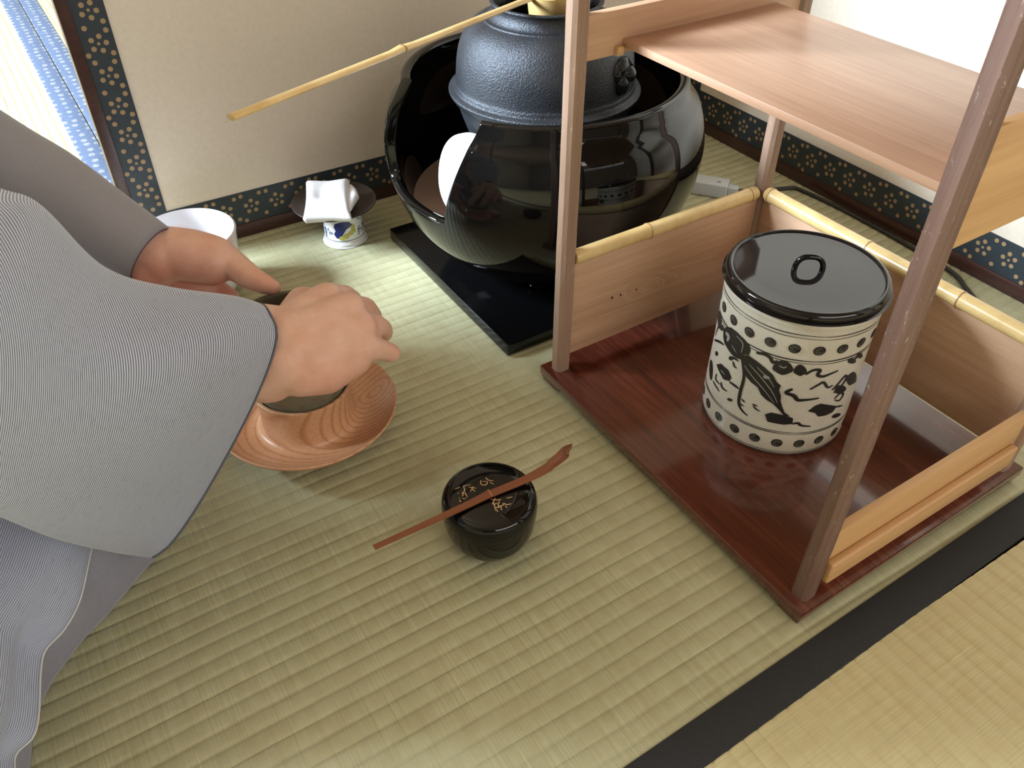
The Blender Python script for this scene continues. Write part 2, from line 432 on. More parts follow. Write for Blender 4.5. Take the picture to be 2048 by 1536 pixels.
# ------------------------------------------------------------------ two-fold low screen
XF, YF, XL, YN, SH = .920, .983, .0735, .12, .62     # fold corner, outer edges, height
scr = tag(empty('folding_screen', (XF, YF, 0)), 'low two-fold beige paper screen with navy flowered border standing behind the kettle brazier', 'screen')
def flower_dots(pts_frame, half, length):
    """(u along, v across) centres of gold dots for a border band of given length and width"""
    dots = []; per = .0335; n = int(length/per)+1
    for i in range(n+1):
        for (u0, v0) in ((i*per, 0.0), ((i+.5)*per, half*1.02), ((i+.5)*per, -half*1.02)):
            dots.append((u0, v0, .0017))
            for k in range(5):
                a = 2*PI*k/5 + .3 + .2*(i % 2)
                dots.append((u0+.0076*math.cos(a), v0+.0076*math.sin(a), .0028))
    return [(u, v, r) for u, v, r in dots if r*.4 < u < length-r*.4 and abs(v) < half-r]
def dots_mesh(name, dots, mapf, parent, mat):
    v = []; f = []
    for u, vv, r in dots:
        b = len(v)
        for k in range(8): v.append(mapf(u+r*math.cos(2*PI*k/8), vv+r*math.sin(2*PI*k/8)))
        f.append(tuple(range(b, b+8)))
    o = mesh(name, v, f, mat, parent, False); o['kind'] = 'stuff'; return o
def screen_leaf(P, X0, X1, rot):
    """leaf in its own frame: x along, face towards -y, z up; X0<X1"""
    leaf = empty('screen_leaf', (0, 0, 0), rot); leaf.parent = P
    FR, CB = .013, .033
    W0, W1 = X0, X1
    box('panel', W0+FR+CB-.002, W1-FR-CB+.002, .0035, .016, .018+.042-.002, SH-.055, M_PAPER, leaf, .0)
    pr = [('h', .018, .060), ('h', SH-.06, SH-.018), ('v', W0+FR, W0+FR+CB), ('v', W1-FR-CB, W1-FR)]
    for t, a, b in pr:
        if t == 'h': o = box('cloth_border', W0+FR, W1-FR, .0022, .016, a, b, M_NAVY, leaf, 0)
        else: o = box('cloth_border', a, b, .00215, .016, .060, SH-.06, M_NAVY, leaf, 0)
        if t == 'h':
            L = W1-W0-2*FR; d = flower_dots(None, (b-a)/2, L)
            dots_mesh('flower_print', d, lambda u, v, a=a, b=b: (W0+FR+u, .0020, (a+b)/2+v), leaf, M_GOLD)
        else:
            d = flower_dots(None, (b-a)/2, SH-.12)
            dots_mesh('flower_print', d, lambda u, v, a=a, b=b: ((a+b)/2+v, .0020, .060+u), leaf, M_GOLD)
    for nm, q in (('frame_rail', (W0, W1, 0, .020, 0, .018)), ('frame_rail', (W0, W1, 0, .020, SH-.018, SH)),
                  ('frame_stile', (W0, W0+FR, 0, .020, .018, SH-.018)), ('frame_stile', (W1-FR, W1, 0, .020, .018, SH-.018))):
        box(nm, *q, M_FRAME, leaf, .0015, 2)
    box('back_lining', W0+FR, W1-FR, .014, .0195, .018, SH-.018, M_PAPER, leaf, 0)
screen_leaf(scr, XL-XF, 0.0, 0.0)
# right leaf: its face looks to -x ; local x runs along -y world
leafR = screen_leaf(scr, 0.0, YF-YN, -PI/2)
scr.rotation_euler = (0, 0, 0)

# ------------------------------------------------------------------ brazier, board, kettle
KX, KY = .497, .737
bd = box('lacquer_board', -.1425, .1425, -.1425, .1425, 0.0, .015, M_BLACKB, None, .0012, 2)
bd.location = (.5035, .7370, .0014); bd.rotation_euler = (0, 0, math.radians(.4))
tag(bd, 'square black lacquered board lying on the mats under the black brazier', 'board')
fr = tag(empty('kettle_brazier', (KX, KY, .0)), 'large glossy black round brazier with an opening in its left side, holding the iron kettle', 'brazier')
def furo():
    ang = 720
    outer = smooth_prof([(.070, .026), (.100, .034), (.130, .053), (.154, .083), (.170, .120), (.1765, .155), (.1740, .185), (.1665, .208), (.1600, .216), (.1545, .224), (.1520, .2370)], 6)
    zs = [p[1] for p in outer]
    def r_at(z):
        for i in range(len(outer)-1):
            if outer[i][1] <= z <= outer[i+1][1]:
                t = (z-outer[i][1])/max(outer[i+1][1]-outer[i][1], 1e-9); return outer[i][0]*(1-t)+outer[i+1][0]*t
        return outer[-1][0] if z > outer[-1][1] else outer[0][0]
    def top(a):
        d = math.degrees(a) % 360
        # the mouth: from 156 deg to 212 deg at the rim, narrower below, with rounded lower corners
        zt, zb = .237, .131
        c, hb = 181.0, 19.5
        ht = 32.0 if d > c else 22.5
        k = abs(d-c)
        if k <= hb-4: return zb
        if k >= ht: return zt
        if k <= hb+1.5:
            t = (k-(hb-4))/5.5; return zb+.010*(1-math.sqrt(max(0, 1-t*t*.98)))
        t = (k-hb-1.5)/(ht-hb-1.5); z0 = zb+.010*(1-math.sqrt(.02))
        z = z0+(zt-z0)*(t**.9)
        return z
    NP = 34; v = []; f = []; lens = []
    for i in range(ang):
        a = 2*PI*i/ang; zt = top(a); ring = []
        for k in range(NP):
            s = k/(NP-1); z = .026+(zt-.004-.026)*s; ring.append((r_at(z), z))
        ro = r_at(zt-.004); th = .0115
        for k in range(1, 7):
            b = PI*k/7; ring.append((ro-th/2+th/2*math.cos(b), zt-.004+.004*math.sin(b)))
        for k in range(16):
            s = k/15; z = (zt-.004)*(1-s)+.05*s; ring.append((r_at(z)-th, z))
        ring.append((.02, .045)); 
        for r, z in ring: v.append((r*math.cos(a), r*math.sin(a), z))
        n = len(ring)
    for i in range(ang):
        j = (i+1) % ang
        for k in range(n-1): f.append((i*n+k, j*n+k, j*n+k+1, i*n+k+1))
    f.append(tuple(i*n for i in range(ang))[::-1]); f.append(tuple(i*n+n-1 for i in range(ang)))
    return mesh('bowl_body', v, f, M_BLACK, fr, True, math.radians(50))
furo()
for k in range(3):
    a = math.radians(235+120*k); 
    lathe('foot', [(0, .0), (.010, 0), (.0125, .002), (.0125, .006), (.016, .014), (0, .02)], M_BLACK, fr, 24, (.078*math.cos(a), .078*math.sin(a), .0166), 3)
lathe('ash_bed', [(0, .096), (.08, .0945), (.13, .093), (.152, .096), (.150, .085), (0, .085)], M_ASH, fr, 64)
# white fire tile standing in the ash
def tile():
    v = []; f = []; n = 48; R = .046
    for s, dx in ((0, 0), (1, .009)):
        for k in range(n):
            a = 2*PI*k/n; ca, sa = math.cos(a), math.sin(a)
            yy = R*.86*math.copysign(abs(ca)**.85, ca); zz = R*math.copysign(abs(sa)**.9, sa)
            v.append((dx-.0, yy, zz))
    for k in range(n): f.append((k, (k+1) % n, n+(k+1) % n, n+k))
    v.append((-.004, 0, 0)); v.append((.011, 0, 0)); c0, c1 = 2*n, 2*n+1
    for k in range(n): f.append((c0, (k+1) % n, k)); f.append((c1, n+k, n+(k+1) % n))
    o = mesh('fire_tile', v, f, plain('white_bisque', (.85, .83, .80), .6), None, True, math.radians(60))
    return o
ft = tile(); ft.location = (.3880, .7170, .1475); ft.rotation_euler = (0, math.radians(12), math.radians(22))
tag(ft, 'rounded white tile standing in the ash inside the black brazier', 'tile')
# kettle
kt = tag(empty('iron_kettle', (.4955, .7350, .219)), 'dark grey cast-iron kettle with a flange, sitting in the black brazier', 'kettle')
kp = [(0, -.085), (.045, -.083), (.074, -.062), (.088, -.030), (.094, -.012), (.0990, -.006), (.1020, -.0015), (.1022, .001), (.0985, .0028), (.0965, .0040), (.0955, .0075), (.0945, .010), (.0938, .020), (.0920, .036), (.0880, .050), (.0810, .0620), (.0720, .0690), (.0655, .0715), (.0645, .0728), (.0615, .0730), (.0590, .0745), (.0562, .0790), (.0560, .0840), (.0578, .0870), (.0570, .0885), (.0540, .0885), (.0525, .0850), (.0525, .0740), (.070, .064), (.083, .045), (.087, .01), (.08, -.03), (.06, -.06), (0, -.07)]
lathe('kettle_body', kp, M_IRON, kt, 128, sm=3)
def lug(a):
    bm = bmesh.new()
    def blob(x, y, z, sx, sy, sz, rot=0):
        M = Matrix.Rotation(a, 4, 'Z') @ Matrix.Translation((.0905+x, y, z)) @ Matrix.Rotation(rot, 4, 'X') @ Matrix.Diagonal((sx, sy, sz, 1))
        bmesh.ops.create_uvsphere(bm, u_segments=20, v_segments=12, radius=1, matrix=M)
    blob(0, 0, .040, .008, .013, .008, .3); blob(.005, .004, .033, .010, .009, .009); blob(.004, -.004, .024, .008, .007, .011)
    blob(.009, .006, .030, .0045, .004, .005); blob(.003, .008, .042, .006, .004, .006, .6); blob(.0, -.009, .034, .006, .005, .008)
    bm_obj('lug', bm, plain('oiled_iron', (.025, .03, .035), .18, metal=.5), kt, True)
lug(math.radians(-68)); lug(math.radians(112))
# bamboo ladle
ld = tag(empty('bamboo_ladle', (.49, .735, .30)), 'pale bamboo ladle resting across the mouth of the iron kettle', 'ladle')
def rel(o, p): return Vector(p) - Vector(o.location)
tip = Vector((.1215, .5455, .336)); root_ = Vector((.478, .7265, .3145))
nodep = at(792, 95, .3265)
def handle(p, q, w0, w1, node=None):
    path = []; rad = []
    n = 40
    for i in range(n+1):
        t = i/n; c = p.lerp(q, t); c.z -= .004*math.sin(PI*t)*0
        path.append(c - Vector(ld.location)); rad.append(w0*(1-t)+w1*t)
    return path, rad
d_ = (root_-tip); tn = (nodep-tip).dot(d_)/d_.length_squared
path, rad = handle(tip, root_, .0041, .0044)
for i in range(len(rad)):
    t = i/40; e = abs(t-tn)
    rad[i] *= 1 + .16*math.exp(-(e/.016)**2)
    path[i] += Vector((0, 0, .0009*math.exp(-(e/.02)**2)))
M_BAMH = M_BAM
tube('handle', path, rad, M_BAM, ld, 12, .55)
pn = tip.lerp(root_, tn) - Vector(ld.location)
dn = d_.normalized()
tube('handle_node', [pn-dn*.0012+Vector((0, 0, .0009)), pn+Vector((0, 0, .0009)), pn+dn*.0012+Vector((0, 0, .0009))], [.0049, .0053, .0049], M_BAMD, ld, 12, .56)
cup = lathe('cup', [(0, 0), (.020, 0), (.0235, .0015), (.0255, .005), (.0262, .02), (.0262, .046), (.0235, .046), (.023, .01), (0, .006)], M_BAM, ld, 48)
cup.location = (.0145, -.0035, -.017); cup.rotation_euler = (math.radians(14), math.radians(-16), 0)

# ------------------------------------------------------------------ lid rest, lid, cloth
FX, FY = .3125, .9135
fo = tag(empty('lid_rest', (FX, FY, .0002)), 'small blue and white ceramic lid rest with a yellow leaf, under the round dark lid', 'lid rest')
lathe('cylinder_body', [(0, 0), (.0262, 0), (.0272, .0015), (.0268, .005), (.0255, .008), (.0250, .022), (.0256, .040), (.0262, .0455), (.0245, .047), (.0235, .044), (.0235, .010), (0, .008)], M_WHITE, fo, 64, sm=3)

def ink_poly(bm, pts, mapf, cuts=2):
    vs = [bm.verts.new((x, y, 0)) for x, y in pts]
    try: fc = bm.faces.new(vs)
    except ValueError: return
    r = bmesh.ops.triangulate(bm, faces=[fc]); 
    es = list({e for q in r['faces'] for e in q.edges})
    bmesh.ops.subdivide_edges(bm, edges=es, cuts=cuts, use_grid_fill=True)
def crom(pts, per=6): return smooth_prof([tuple(p) for p in pts], per)
def ink(name, polys, strokes, mapf, mat, parent, kind=True):
    """flat brushwork laid on a surface: polys = point lists, strokes = (points, width); mapf maps flat coords to the surface"""
    bm = bmesh.new()
    for p in polys: ink_poly(bm, p, mapf)
    for pts, wd in strokes:
        c = crom(pts) if len(pts) > 2 else [tuple(pts[0]), tuple((Vector(pts[0])+Vector(pts[1]))/2), tuple(pts[1])]
        n = len(c); L = []
        for i, p in enumerate(c):
            a = Vector(c[min(i+1, n-1)])-Vector(c[max(i-1, 0)]); a.normalize(); nn = Vector((-a.y, a.x))
            t = i/(n-1); k = wd/2*(.35+.65*math.sin(PI*min(1, max(0, .12+t*.85)))) 
            L.append((bm.verts.new((p[0]+nn.x*k, p[1]+nn.y*k, 0)), bm.verts.new((p[0]-nn.x*k, p[1]-nn.y*k, 0))))
        for i in range(n-1):
            try: bm.faces.new((L[i][0], L[i+1][0], L[i+1][1], L[i][1]))
            except ValueError: pass
    for q in bm.verts: q.co = Vector(mapf(q.co.x, q.co.y))
    o = bm_obj(name, bm, mat, parent, True)
    if 'spiral' in name or 'scroll' in name: o['kind'] = 'stuff'
    return o
def ell(cx, cy, rx, ry, n=20, rot=0, wob=0):
    return [(cx+rx*math.cos(a)*(1+wob*math.sin(3*a))*math.cos(rot)-ry*math.sin(a)*math.sin(rot), cy+rx*math.cos(a)*math.sin(rot)+ry*math.sin(a)*math.cos(rot)*(1+wob*math.cos(4*a))) for a in [2*PI*k/n for k in range(n)]]
def cylmap(r, off=.00025): return lambda s, z: ((r+off)*math.cos(s/r), (r+off)*math.sin(s/r), z)
def r_fo(z):
    tb = [(0, .0262), (.0015, .0272), (.005, .0268), (.008, .0255), (.022, .0250), (.040, .0256), (.0455, .0262)]
    for (a, b), (c, d) in zip(tb, tb[1:]):
        if a <= z <= c: return b+(d-b)*(z-a)/(c-a)
    return .0262
def fomap(a0):
    def f(s, z):
        r = r_fo(z)+.0003; a = a0+s/.0255; return (r*math.cos(a), r*math.sin(a), z)
    return f
# angle facing the viewer
af = math.atan2(-FY, -FX)
ink('blue_motif', [[(-.010, .034), (-.004, .036), (.001, .037), (.008, .036), (.012, .031), (.008, .028), (.004, .026), (.001, .022), (-.002, .018), (-.006, .013), (-.010, .014), (-.013, .019), (-.010, .024), (-.012, .029)]], [], fomap(af-.05), M_BLUE, fo)
ink('yellow_leaf', [ell(-.003, .014, .0035, .0032), ell(.003, .0165, .0035, .0032), ell(.009, .0195, .0035, .003), ell(.0125, .027, .0028, .0045), ell(.013, .022, .003, .003)], [], lambda s, z, g=fomap(af-.05): (lambda p: (p[0]*1.012, p[1]*1.012, p[2]))(g(s, z)), M_YEL, fo)
st = []
for k in range(150):
    s = random.uniform(-.080, .080); z = random.uniform(.012, .044)
    if -.014 < s < .017 and z < .038: continue
    a = random.uniform(0, 6.28); q = [(s+.0022*math.cos(a+i*1.1), z+.0022*math.sin(a+i*1.1)) for i in range(4)]
    st.append((q, .0012))
st += [([(-.0815+.163*i/40, .0095) for i in range(41)], .0007), ([(-.0815+.163*i/40, .0445) for i in range(41)], .0008)]
ink('scroll_pattern', [], st, fomap(af-.05), M_BLG, fo)
kl = tag(empty('kettle_lid', (.3062, .9180, .0474)), 'round dark brown kettle lid lying on the blue and white lid rest', 'lid')
lathe('disc', [(0, 0), (.020, 0), (.040, .0012), (.050, .0034), (.0525, .0052), (.0522, .0064), (.0505, .0062), (.044, .0042), (.030, .0030), (0, .0028)], wood('dark_bronze', (.028, .020, .018), (.045, .032, .028), .38, 'x', .3, .05), kl, 96, sm=3)
# folded cloth on the lid
def cloth():
    # a puffed folded square: grid warped
    n = 26; v = []; f = []
    c = [at(610, 356, .083), at(698, 351, .080), at(702, 428, .064), at(604, 430, .066)]
    def P(u, w): return (c[0]*(1-u)*(1-w)+c[1]*u*(1-w)+c[2]*u*w+c[3]*(1-u)*w)
    top = []
    for j in range(n+1):
        for i in range(n+1):
            u, w_ = i/n, j/n
            # pinched sides
            uu = .5+(u-.5)*(1-.07*math.sin(PI*w_)); ww = .5+(w_-.5)*(1-.05*math.sin(PI*u))
            p = P(uu, ww); edge = min(u, 1-u, w_, 1-w_)
            h = .0012*math.sin(u*9+w_*3)*min(1, edge*6)-.0035*math.exp(-((u-.38)**2+(w_-.45)**2)/.02)
            h -= .006*max(0, 1-edge/.10)**2
            v.append(p+Vector((0, 0, h)))
    n1 = n+1; m = len(v)
    for k in range(m): v.append(Vector((v[k].x*.9+.1*(c[0].x+c[2].x)/2, v[k].y*.9+.1*(c[0].y+c[2].y)/2, .0528)))
    for j in range(n):
        for i in range(n):
            a = j*n1+i; f.append((a, a+n1, a+n1+1, a+1)); f.append((m+a, m+a+1, m+a+n1+1, m+a+n1))
    def side(idx):
        for p, q in zip(idx, idx[1:]): f.append((p, q, m+q, m+p))
    side([i for i in range(n1)]); side([i*n1+n for i in range(n1)]); side([n*n1+n-i for i in range(n1)]); side([(n-i)*n1 for i in range(n1)])
    o = mesh('folded_cloth', v, f, M_LINEN, None, True, math.radians(80))
    return o
cl = cloth(); tag(cl, 'folded white linen cloth lying on the round dark lid', 'cloth')
fold_bm = []
p0, p1 = at(700, 372, .066), at(698, 420, .060)
tube('fold', [p0, p0.lerp(p1, .25)+Vector((.002, -.001, .001)), p0.lerp(p1, .5)+Vector((.004, -.002, .0005)), p0.lerp(p1, .75)+Vector((.001, 0, 0)), p1], [.003, .0065, .0075, .006, .003], M_LINEN, cl, 16, .8)

# ------------------------------------------------------------------ waste-water bowl
kn = tag(empty('waste_water_bowl', (.1195, .8855, .0002)), 'white porcelain waste-water bowl with pink flowers, behind the left hand near the screen', 'bowl')
lathe('bowl_wall', [(0, .002), (.030, .002), (.031, 0), (.034, 0), (.0355, .004), (.043, .010), (.0490, .025), (.0520, .050), (.0548, .078), (.0553, .0802), (.0542, .0812), (.0528, .0795), (.0500, .050), (.0465, .026), (.038, .011), (0, .008)], M_KENSUI, kn, 96, sm=3)
lathe('water', [(0, .046), (.0494, .046), (.0494, .0455), (0, .0455)], NT('water').set((.75, .76, .78), .02, spec=.7), kn, 64)

# ------------------------------------------------------------------ shelf stand (origin at the near corner of its base)
SO = (.3772, .1948)
stn = tag(empty('shelf_stand', (SO[0], SO[1], 0), math.radians(.9)), 'cedar and bamboo tea shelf with worn posts on a red-brown lacquered base', 'shelf')
LX, LY, BT = .283, .352, .018
def base_board():
    bm = bmesh.new(); bm_box(bm, 0, LX, 0, LY, .0085, BT, .0012, 2)
    return bm_obj('base_board', bm, M_LACR, stn, True, math.radians(35))
base_board()
def foot(cx, cy, sx, sy):
    """corner foot with a stepped bracket outline"""
    bm = bmesh.new()
    x0, x1 = sorted((cx, cx+sx*.030)); y0, y1 = sorted((cy, cy+sy*.030))
    bm_box(bm, x0, x1, y0, y1, .004, .0086, .0008)
    x0, x1 = sorted((cx+sx*.001, cx+sx*.022)); y0, y1 = sorted((cy+sy*.001, cy+sy*.022))
    bm_box(bm, x0, x1, y0, y1, .0004, .0045, .0008)
    bm_obj('foot', bm, M_LACR, stn, True, math.radians(35))
foot(.0015, .0015, 1, 1); foot(LX-.0015, .0015, -1, 1); foot(.0015, LY-.0015, 1, -1); foot(LX-.0015, LY-.0015, -1, -1)
def post(x0, y0, mat):
    w_, d_2, c = .0160, .0140, .0030; z0, z1 = BT, .498
    pts = [(c, 0), (w_-c, 0), (w_, c), (w_, d_2-c), (w_-c, d_2), (c, d_2), (0, d_2-c), (0, c)]
    v = []; f = []; nz = 24
    for k in range(nz+1):
        z = z0+(z1-z0)*k/nz
        for px, py in pts:
            j = .00018
            v.append((x0+px+random.uniform(-j, j), y0+py+random.uniform(-j, j), z))
    for k in range(nz):
        for i in range(8):
            f.append((k*8+i, k*8+(i+1) % 8, (k+1)*8+(i+1) % 8, (k+1)*8+i))
    f.append(tuple(range(8))[::-1]); f.append(tuple(range(nz*8, nz*8+8)))
    return mesh('post', v, f, mat, stn, False)
PX0, PX1, PY0, PY1 = .0078, .259, .0065, .331
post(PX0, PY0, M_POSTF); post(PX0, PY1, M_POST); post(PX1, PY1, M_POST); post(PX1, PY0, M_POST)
# lower panels with bamboo rails
lp = box('lower_panel', PX0+.0155, PX1+.0005, PY1+.004, PY1+.010, .034, .140, M_WOOD, stn, .0006)
def bamboo_rail(p0, p1, r, nodes, parent):
    p0, p1 = Vector(p0), Vector(p1); n = 60; path = []; rad = []
    for i in range(n+1):
        t = i/n; q = r
        for m in nodes: q *= 1+.10*math.exp(-((t-m)/.012)**2) - .05*math.exp(-((t-m-.010)/.006)**2)
        if i in (0, n): q *= .9
        path.append(p0.lerp(p1, t)); rad.append(q)
    o = tube('bamboo_rail', path, rad, M_BAM, parent, 18)
    for m in nodes:
        c = p0.lerp(p1, m); d = (p1-p0).normalized()
        tube('node', [c-d*.0005, c+d*.0005], [r*1.115, r*1.115], M_BAMD, o, 18)
    return o
bamboo_rail((PX0+.0165, PY1+.006, .146), (PX1-.003, PY1+.006, .146), .0072, (.38, .955), stn)
rp = box('lower_panel', PX1+.005, PX1+.011, PY0+.0135, PY1+.0005, .034, .140, M_WOODY, stn, .0006)
bamboo_rail((PX1+.006, PY1-.002, .146), (PX1+.006, PY0+.016, .146), .0074, (.02, .42, .74), stn)
fp = box('lower_panel', PX0+.0155, PX1+.0005, PY0+.003, PY0+.010, .034, .087, M_WOODLT, stn, .0008)
box('ledge_strip', PX0+.016, PX1-.004, PY0-.0035, PY0+.0035, .034, .056, M_WOODLT, stn, .0020, 3)
# engraved whirl on the long left panel (inner face)
yi = PY1+.004-.00025
def engr(px, py):
    # crop pixels -> plane of the inner face
    X, Y = 1080+px/4.267, 440+py/4.267; d = rays(X, Y)
    t = (SO[1]+yi - .0)/d.y; p = Vector((0, 0, CAMZ))+d*t
    return (p.x-SO[0]+.0052, p.z)
def spir(cx, cy, rx, ry, a0, a1, rot=-.25, n=14):
    return [engr(cx+rx*math.cos(a)*math.cos(rot)-ry*math.sin(a)*math.sin(rot), cy+rx*math.cos(a)*math.sin(rot)+ry*math.sin(a)*math.cos(rot)) for a in [a0+(a1-a0)*k/(n-1) for k in range(n)]]
gm = lambda x, z: (x, yi, z)
ink('carved_whirl', [], [(spir(930, 580, 30, 16, 0, 5), .0009), (spir(935, 575, 62, 34, .5, 6.0), .0009), (spir(935, 575, 95, 58, -1.6, 1.3), .0011), (spir(935, 575, 88, 56, 1.9, 3.6), .0008),
     (spir(930, 575, 140, 72, -1.2, .9), .0011), (spir(910, 585, 190, 95, 2.2, 3.9), .0010), (spir(920, 585, 225, 100, 2.3, 4.6), .0009), (spir(930, 560, 215, 95, -1.0, .4), .0009), (spir(920, 560, 268, 80, -.7, .5), .0012),
     ([engr(500, 828), engr(560, 815), engr(640, 780), engr(730, 745), engr(860, 705)], .0011), ([engr(1110, 420), engr(1220, 400), engr(1330, 370), engr(1440, 340), engr(1540, 305)], .0013), ([engr(860, 470), engr(960, 455), engr(1100, 440)], .0006)],
    gm, plain('fresh_cut_wood', (.62, .42, .27), .5), lp)
ink('carved_holes', [ell(*engr(622, 668), .0010, .0018), ell(*engr(697, 645), .0010, .0014), ell(*engr(832, 600), .0010, .0011), ell(*engr(768, 612), .0006, .0006)], [], lambda x, z: (x, yi-.0001, z), plain('hole_dark', (.03, .015, .01), .9), lp)
# upper shelf board between two side boards
ub = box('upper_side_board', PX0+.0155, PX1+.0005, PY1+.003, PY1+.011, .3255, .3600, M_WOOD, stn, .0008)
ub2 = box('upper_side_board', PX0+.0155, PX1+.0005, PY0+.004, PY0+.010, .3215, .3905, M_WOODLT, stn, .0008)
sb = box('shelf_board', .0585, .2290, PY0+.010, PY1+.0032, .3310, .3375, M_SHELF, stn, .0008)
box('tenon', .0505, .0565, PY1-.002, PY1+.0035, .3260, .3330, M_WOODLT, stn, .0005)
# top board
box('top_board', -.004, LX+.004, -.004, LY+.004, .498, .509, M_WOODY, stn, .002)

# ------------------------------------------------------------------ water jar
jx, jy = .5250, .3755
jar = tag(empty('water_jar', (jx, jy, BT+.0002)), 'cream cylindrical water jar painted with a black crane, standing on the shelf base', 'jar')
JR = .0655
jp = [(0, .003), (.058, .003), (.060, 0), (.0625, 0), (.0645, .002), (.0655, .007), (.0655, .030), (.0652, .070), (.0656, .110), (.0662, .128), (.0668, .1315), (.0668, .1345), (.0655, .1365), (.0630, .1365), (.0615, .133), (.060, .02), (0, .012)]
jp = [(r, z*1.088) for r, z in jp]
lathe('jar_body', jp, M_CREAM, jar, 128, sm=2)
lathe('jar_lid', [(0, .1486), (.0650, .1486), (.0667, .1496), (.0676, .1520), (.0674, .1548), (.0656, .1572), (.0633, .1577), (.0618, .1566), (.0600, .1560), (.030, .1564), (0, .1566)], M_LID, jar, 128, sm=2)
def arch():
    path = []; n = 24
    d = Vector((math.cos(.30), -math.sin(.30)*1.0, 0)); d = Vector((.80, -.60, 0))
    for i in range(n+1):
        a = PI*i/n; path.append(d*(.0115*math.copysign(abs(math.cos(a))**.75, math.cos(a))) + Vector((0, 0, .1559+.0135*math.sin(a)**.8)))
    return path
tube('lid_handle', arch(), [.0024]*25, M_BLACK, jar, 12)
# painted decoration : crop pixels -> angle and height on the jar wall
def jmap(cx_, cy_):
    X, Y = 1380+cx_/3.2, 440+cy_/3.2; d = rays(X, Y); o = Vector((-jx, -jy))
    a = d.x**2+d.y**2; b = o.x*d.x+o.y*d.y; c = o.x**2+o.y**2-(JR+.0002)**2; disc = b*b-a*c
    if disc < 0: disc = 0
    t = (-b-math.sqrt(disc))/a
    x, y, z = o.x+d.x*t, o.y+d.y*t, CAMZ+d.z*t-BT
    an = math.atan2(y, x)
    if an > PI*.5: an -= 2*PI
    return (an*JR, z)
def J(pts): return [jmap(*p) for p in pts]
rj = lambda s, z: (lambda rr: (rr*math.cos(s/JR), rr*math.sin(s/JR), z))((.0658 if z < .112 else .0658+.0007*min(1, (z-.112)/.02))+.0002)
polys = [J(p) for p in (
 [(215,700),(235,684),(265,688),(300,715),(350,765),(380,800),(388,835),(378,862),(350,862),(335,880),(322,892),(300,885),(268,862),(245,830),(222,790),(214,750)],
 [(330,870),(375,865),(430,905),(480,945),(530,990),(557,1040),(582,1060),(570,1090),(582,1125),(580,1160),(590,1195),(605,1232),(640,1255),(598,1248),(560,1205),(530,1175),(488,1150),(455,1118),(432,1070),(392,1040),(358,1000),(340,940)],
 [(170,925),(200,920),(245,960),(265,1010),(250,1030),(215,1020),(190,975)],
 [(480,1245),(520,1232),(560,1240),(620,1252),(660,1270),(655,1305),(600,1310),(540,1300),(495,1290)],
 [(755,1225),(800,1190),(840,1175),(900,1185),(940,1190),(910,1230),(870,1250),(820,1258),(800,1235)],
 ell(595,945,66,44,20,.1,.08), ell(705,962,42,34,16,0,.1), ell(960,1085,38,26,16,-.4,.1), ell(1035,1015,30,42,16,.4,.12), ell(1035,902,26,18,14), ell(1085,868,18,18,12),
 ell(935,1252,30,12,12,-.4), ell(190,640,12,58,14), ell(170,855,8,16,10), ell(135,960,10,66,14), ell(262,885,14,14,10), ell(255,1150,18,10,10,.3), ell(205,690,12,20,10))]
strk = [(J(p), w_) for p, w_ in (
 ([(330,880),(345,1000),(322,1100),(312,1170),(330,1215),(368,1252)], .0030), ([(330,1145),(352,1168)], .0018), ([(312,1172),(346,1192)], .0018),
 ([(425,850),(475,858),(512,880),(530,912),(562,900)], .0034), ([(738,990),(790,962),(832,962),(818,992),(850,1002),(900,985),(948,964)], .0030),
 ([(262,880),(285,885),(310,905)], .0024), ([(275,905),(283,935),(298,948)], .0020), ([(170,985),(165,1020),(192,1052)], .0020), ([(200,1038),(205,1070),(237,1097)], .0024),
 ([(148,1030),(170,1070),(188,1098)], .0020), ([(252,1035),(290,1062),(312,1080)], .0026), ([(398,1178),(432,1192)], .0018), ([(405,1188),(420,1208),(448,1224)], .0018),
 ([(655,1305),(690,1300),(712,1315),(772,1320)], .0026), ([(657,1082),(615,1105),(665,1125),(690,1152),(740,1152),(825,1140)], .0036),
 ([(768,1085),(828,1052),(856,1040),(882,1072),(915,1058)], .0024), ([(908,1090),(940,1058),(992,998),(1000,1012),(985,1040),(950,1088),(918,1105)], .0022), ([(925,1145),(962,1108),(980,1118),(955,1155),(925,1152)], .0022),
 ([(930,1197),(975,1187)], .0020), ([(182,590),(190,650),(175,700),(160,740)], .0020), ([(158,768),(190,780),(217,800)], .0024), ([(1012,912),(1060,885),(1100,852)], .0024))]
for z, wd in ((.1365, .0007), (.1335, .0005), (.1105, .0010), (.1080, .0006), (.0300, .0007), (.0282, .0008), (.0040, .0008), (.0062, .0004)):
    n = 90
    for seg in range(6): strk.append(([(-PI*JR+2*PI*JR*(seg*15+i)/n, z+.00015*math.sin((seg*15+i)*.7)) for i in range(16)], wd*1.25))
ink('crane_painting', polys, strk, rj, M_INK, jar)
wh = [(J(p), w_) for p, w_ in (([(350,930),(400,1000),(470,1080),(540,1170)], .0009), ([(380,920),(450,1000),(520,1090),(560,1170)], .0009), ([(430,940),(500,1010),(540,1070)], .0009), ([(232,722),(250,745),(240,775)], .0042), ([(300,740),(340,790),(330,850)], .0010), ([(270,800),(300,850)], .0010), ([(470,1000),(510,1010)], .0040), ([(570,930),(600,945),(620,935)], .0012), ([(200,960),(225,990)], .0014))]
ink('scratched_lines', [], wh, lambda s, z: tuple(q*1.004 if i < 2 else q for i, q in enumerate(rj(s, z))), plain('scratched_glaze', (.30, .29, .25), .3), jar)
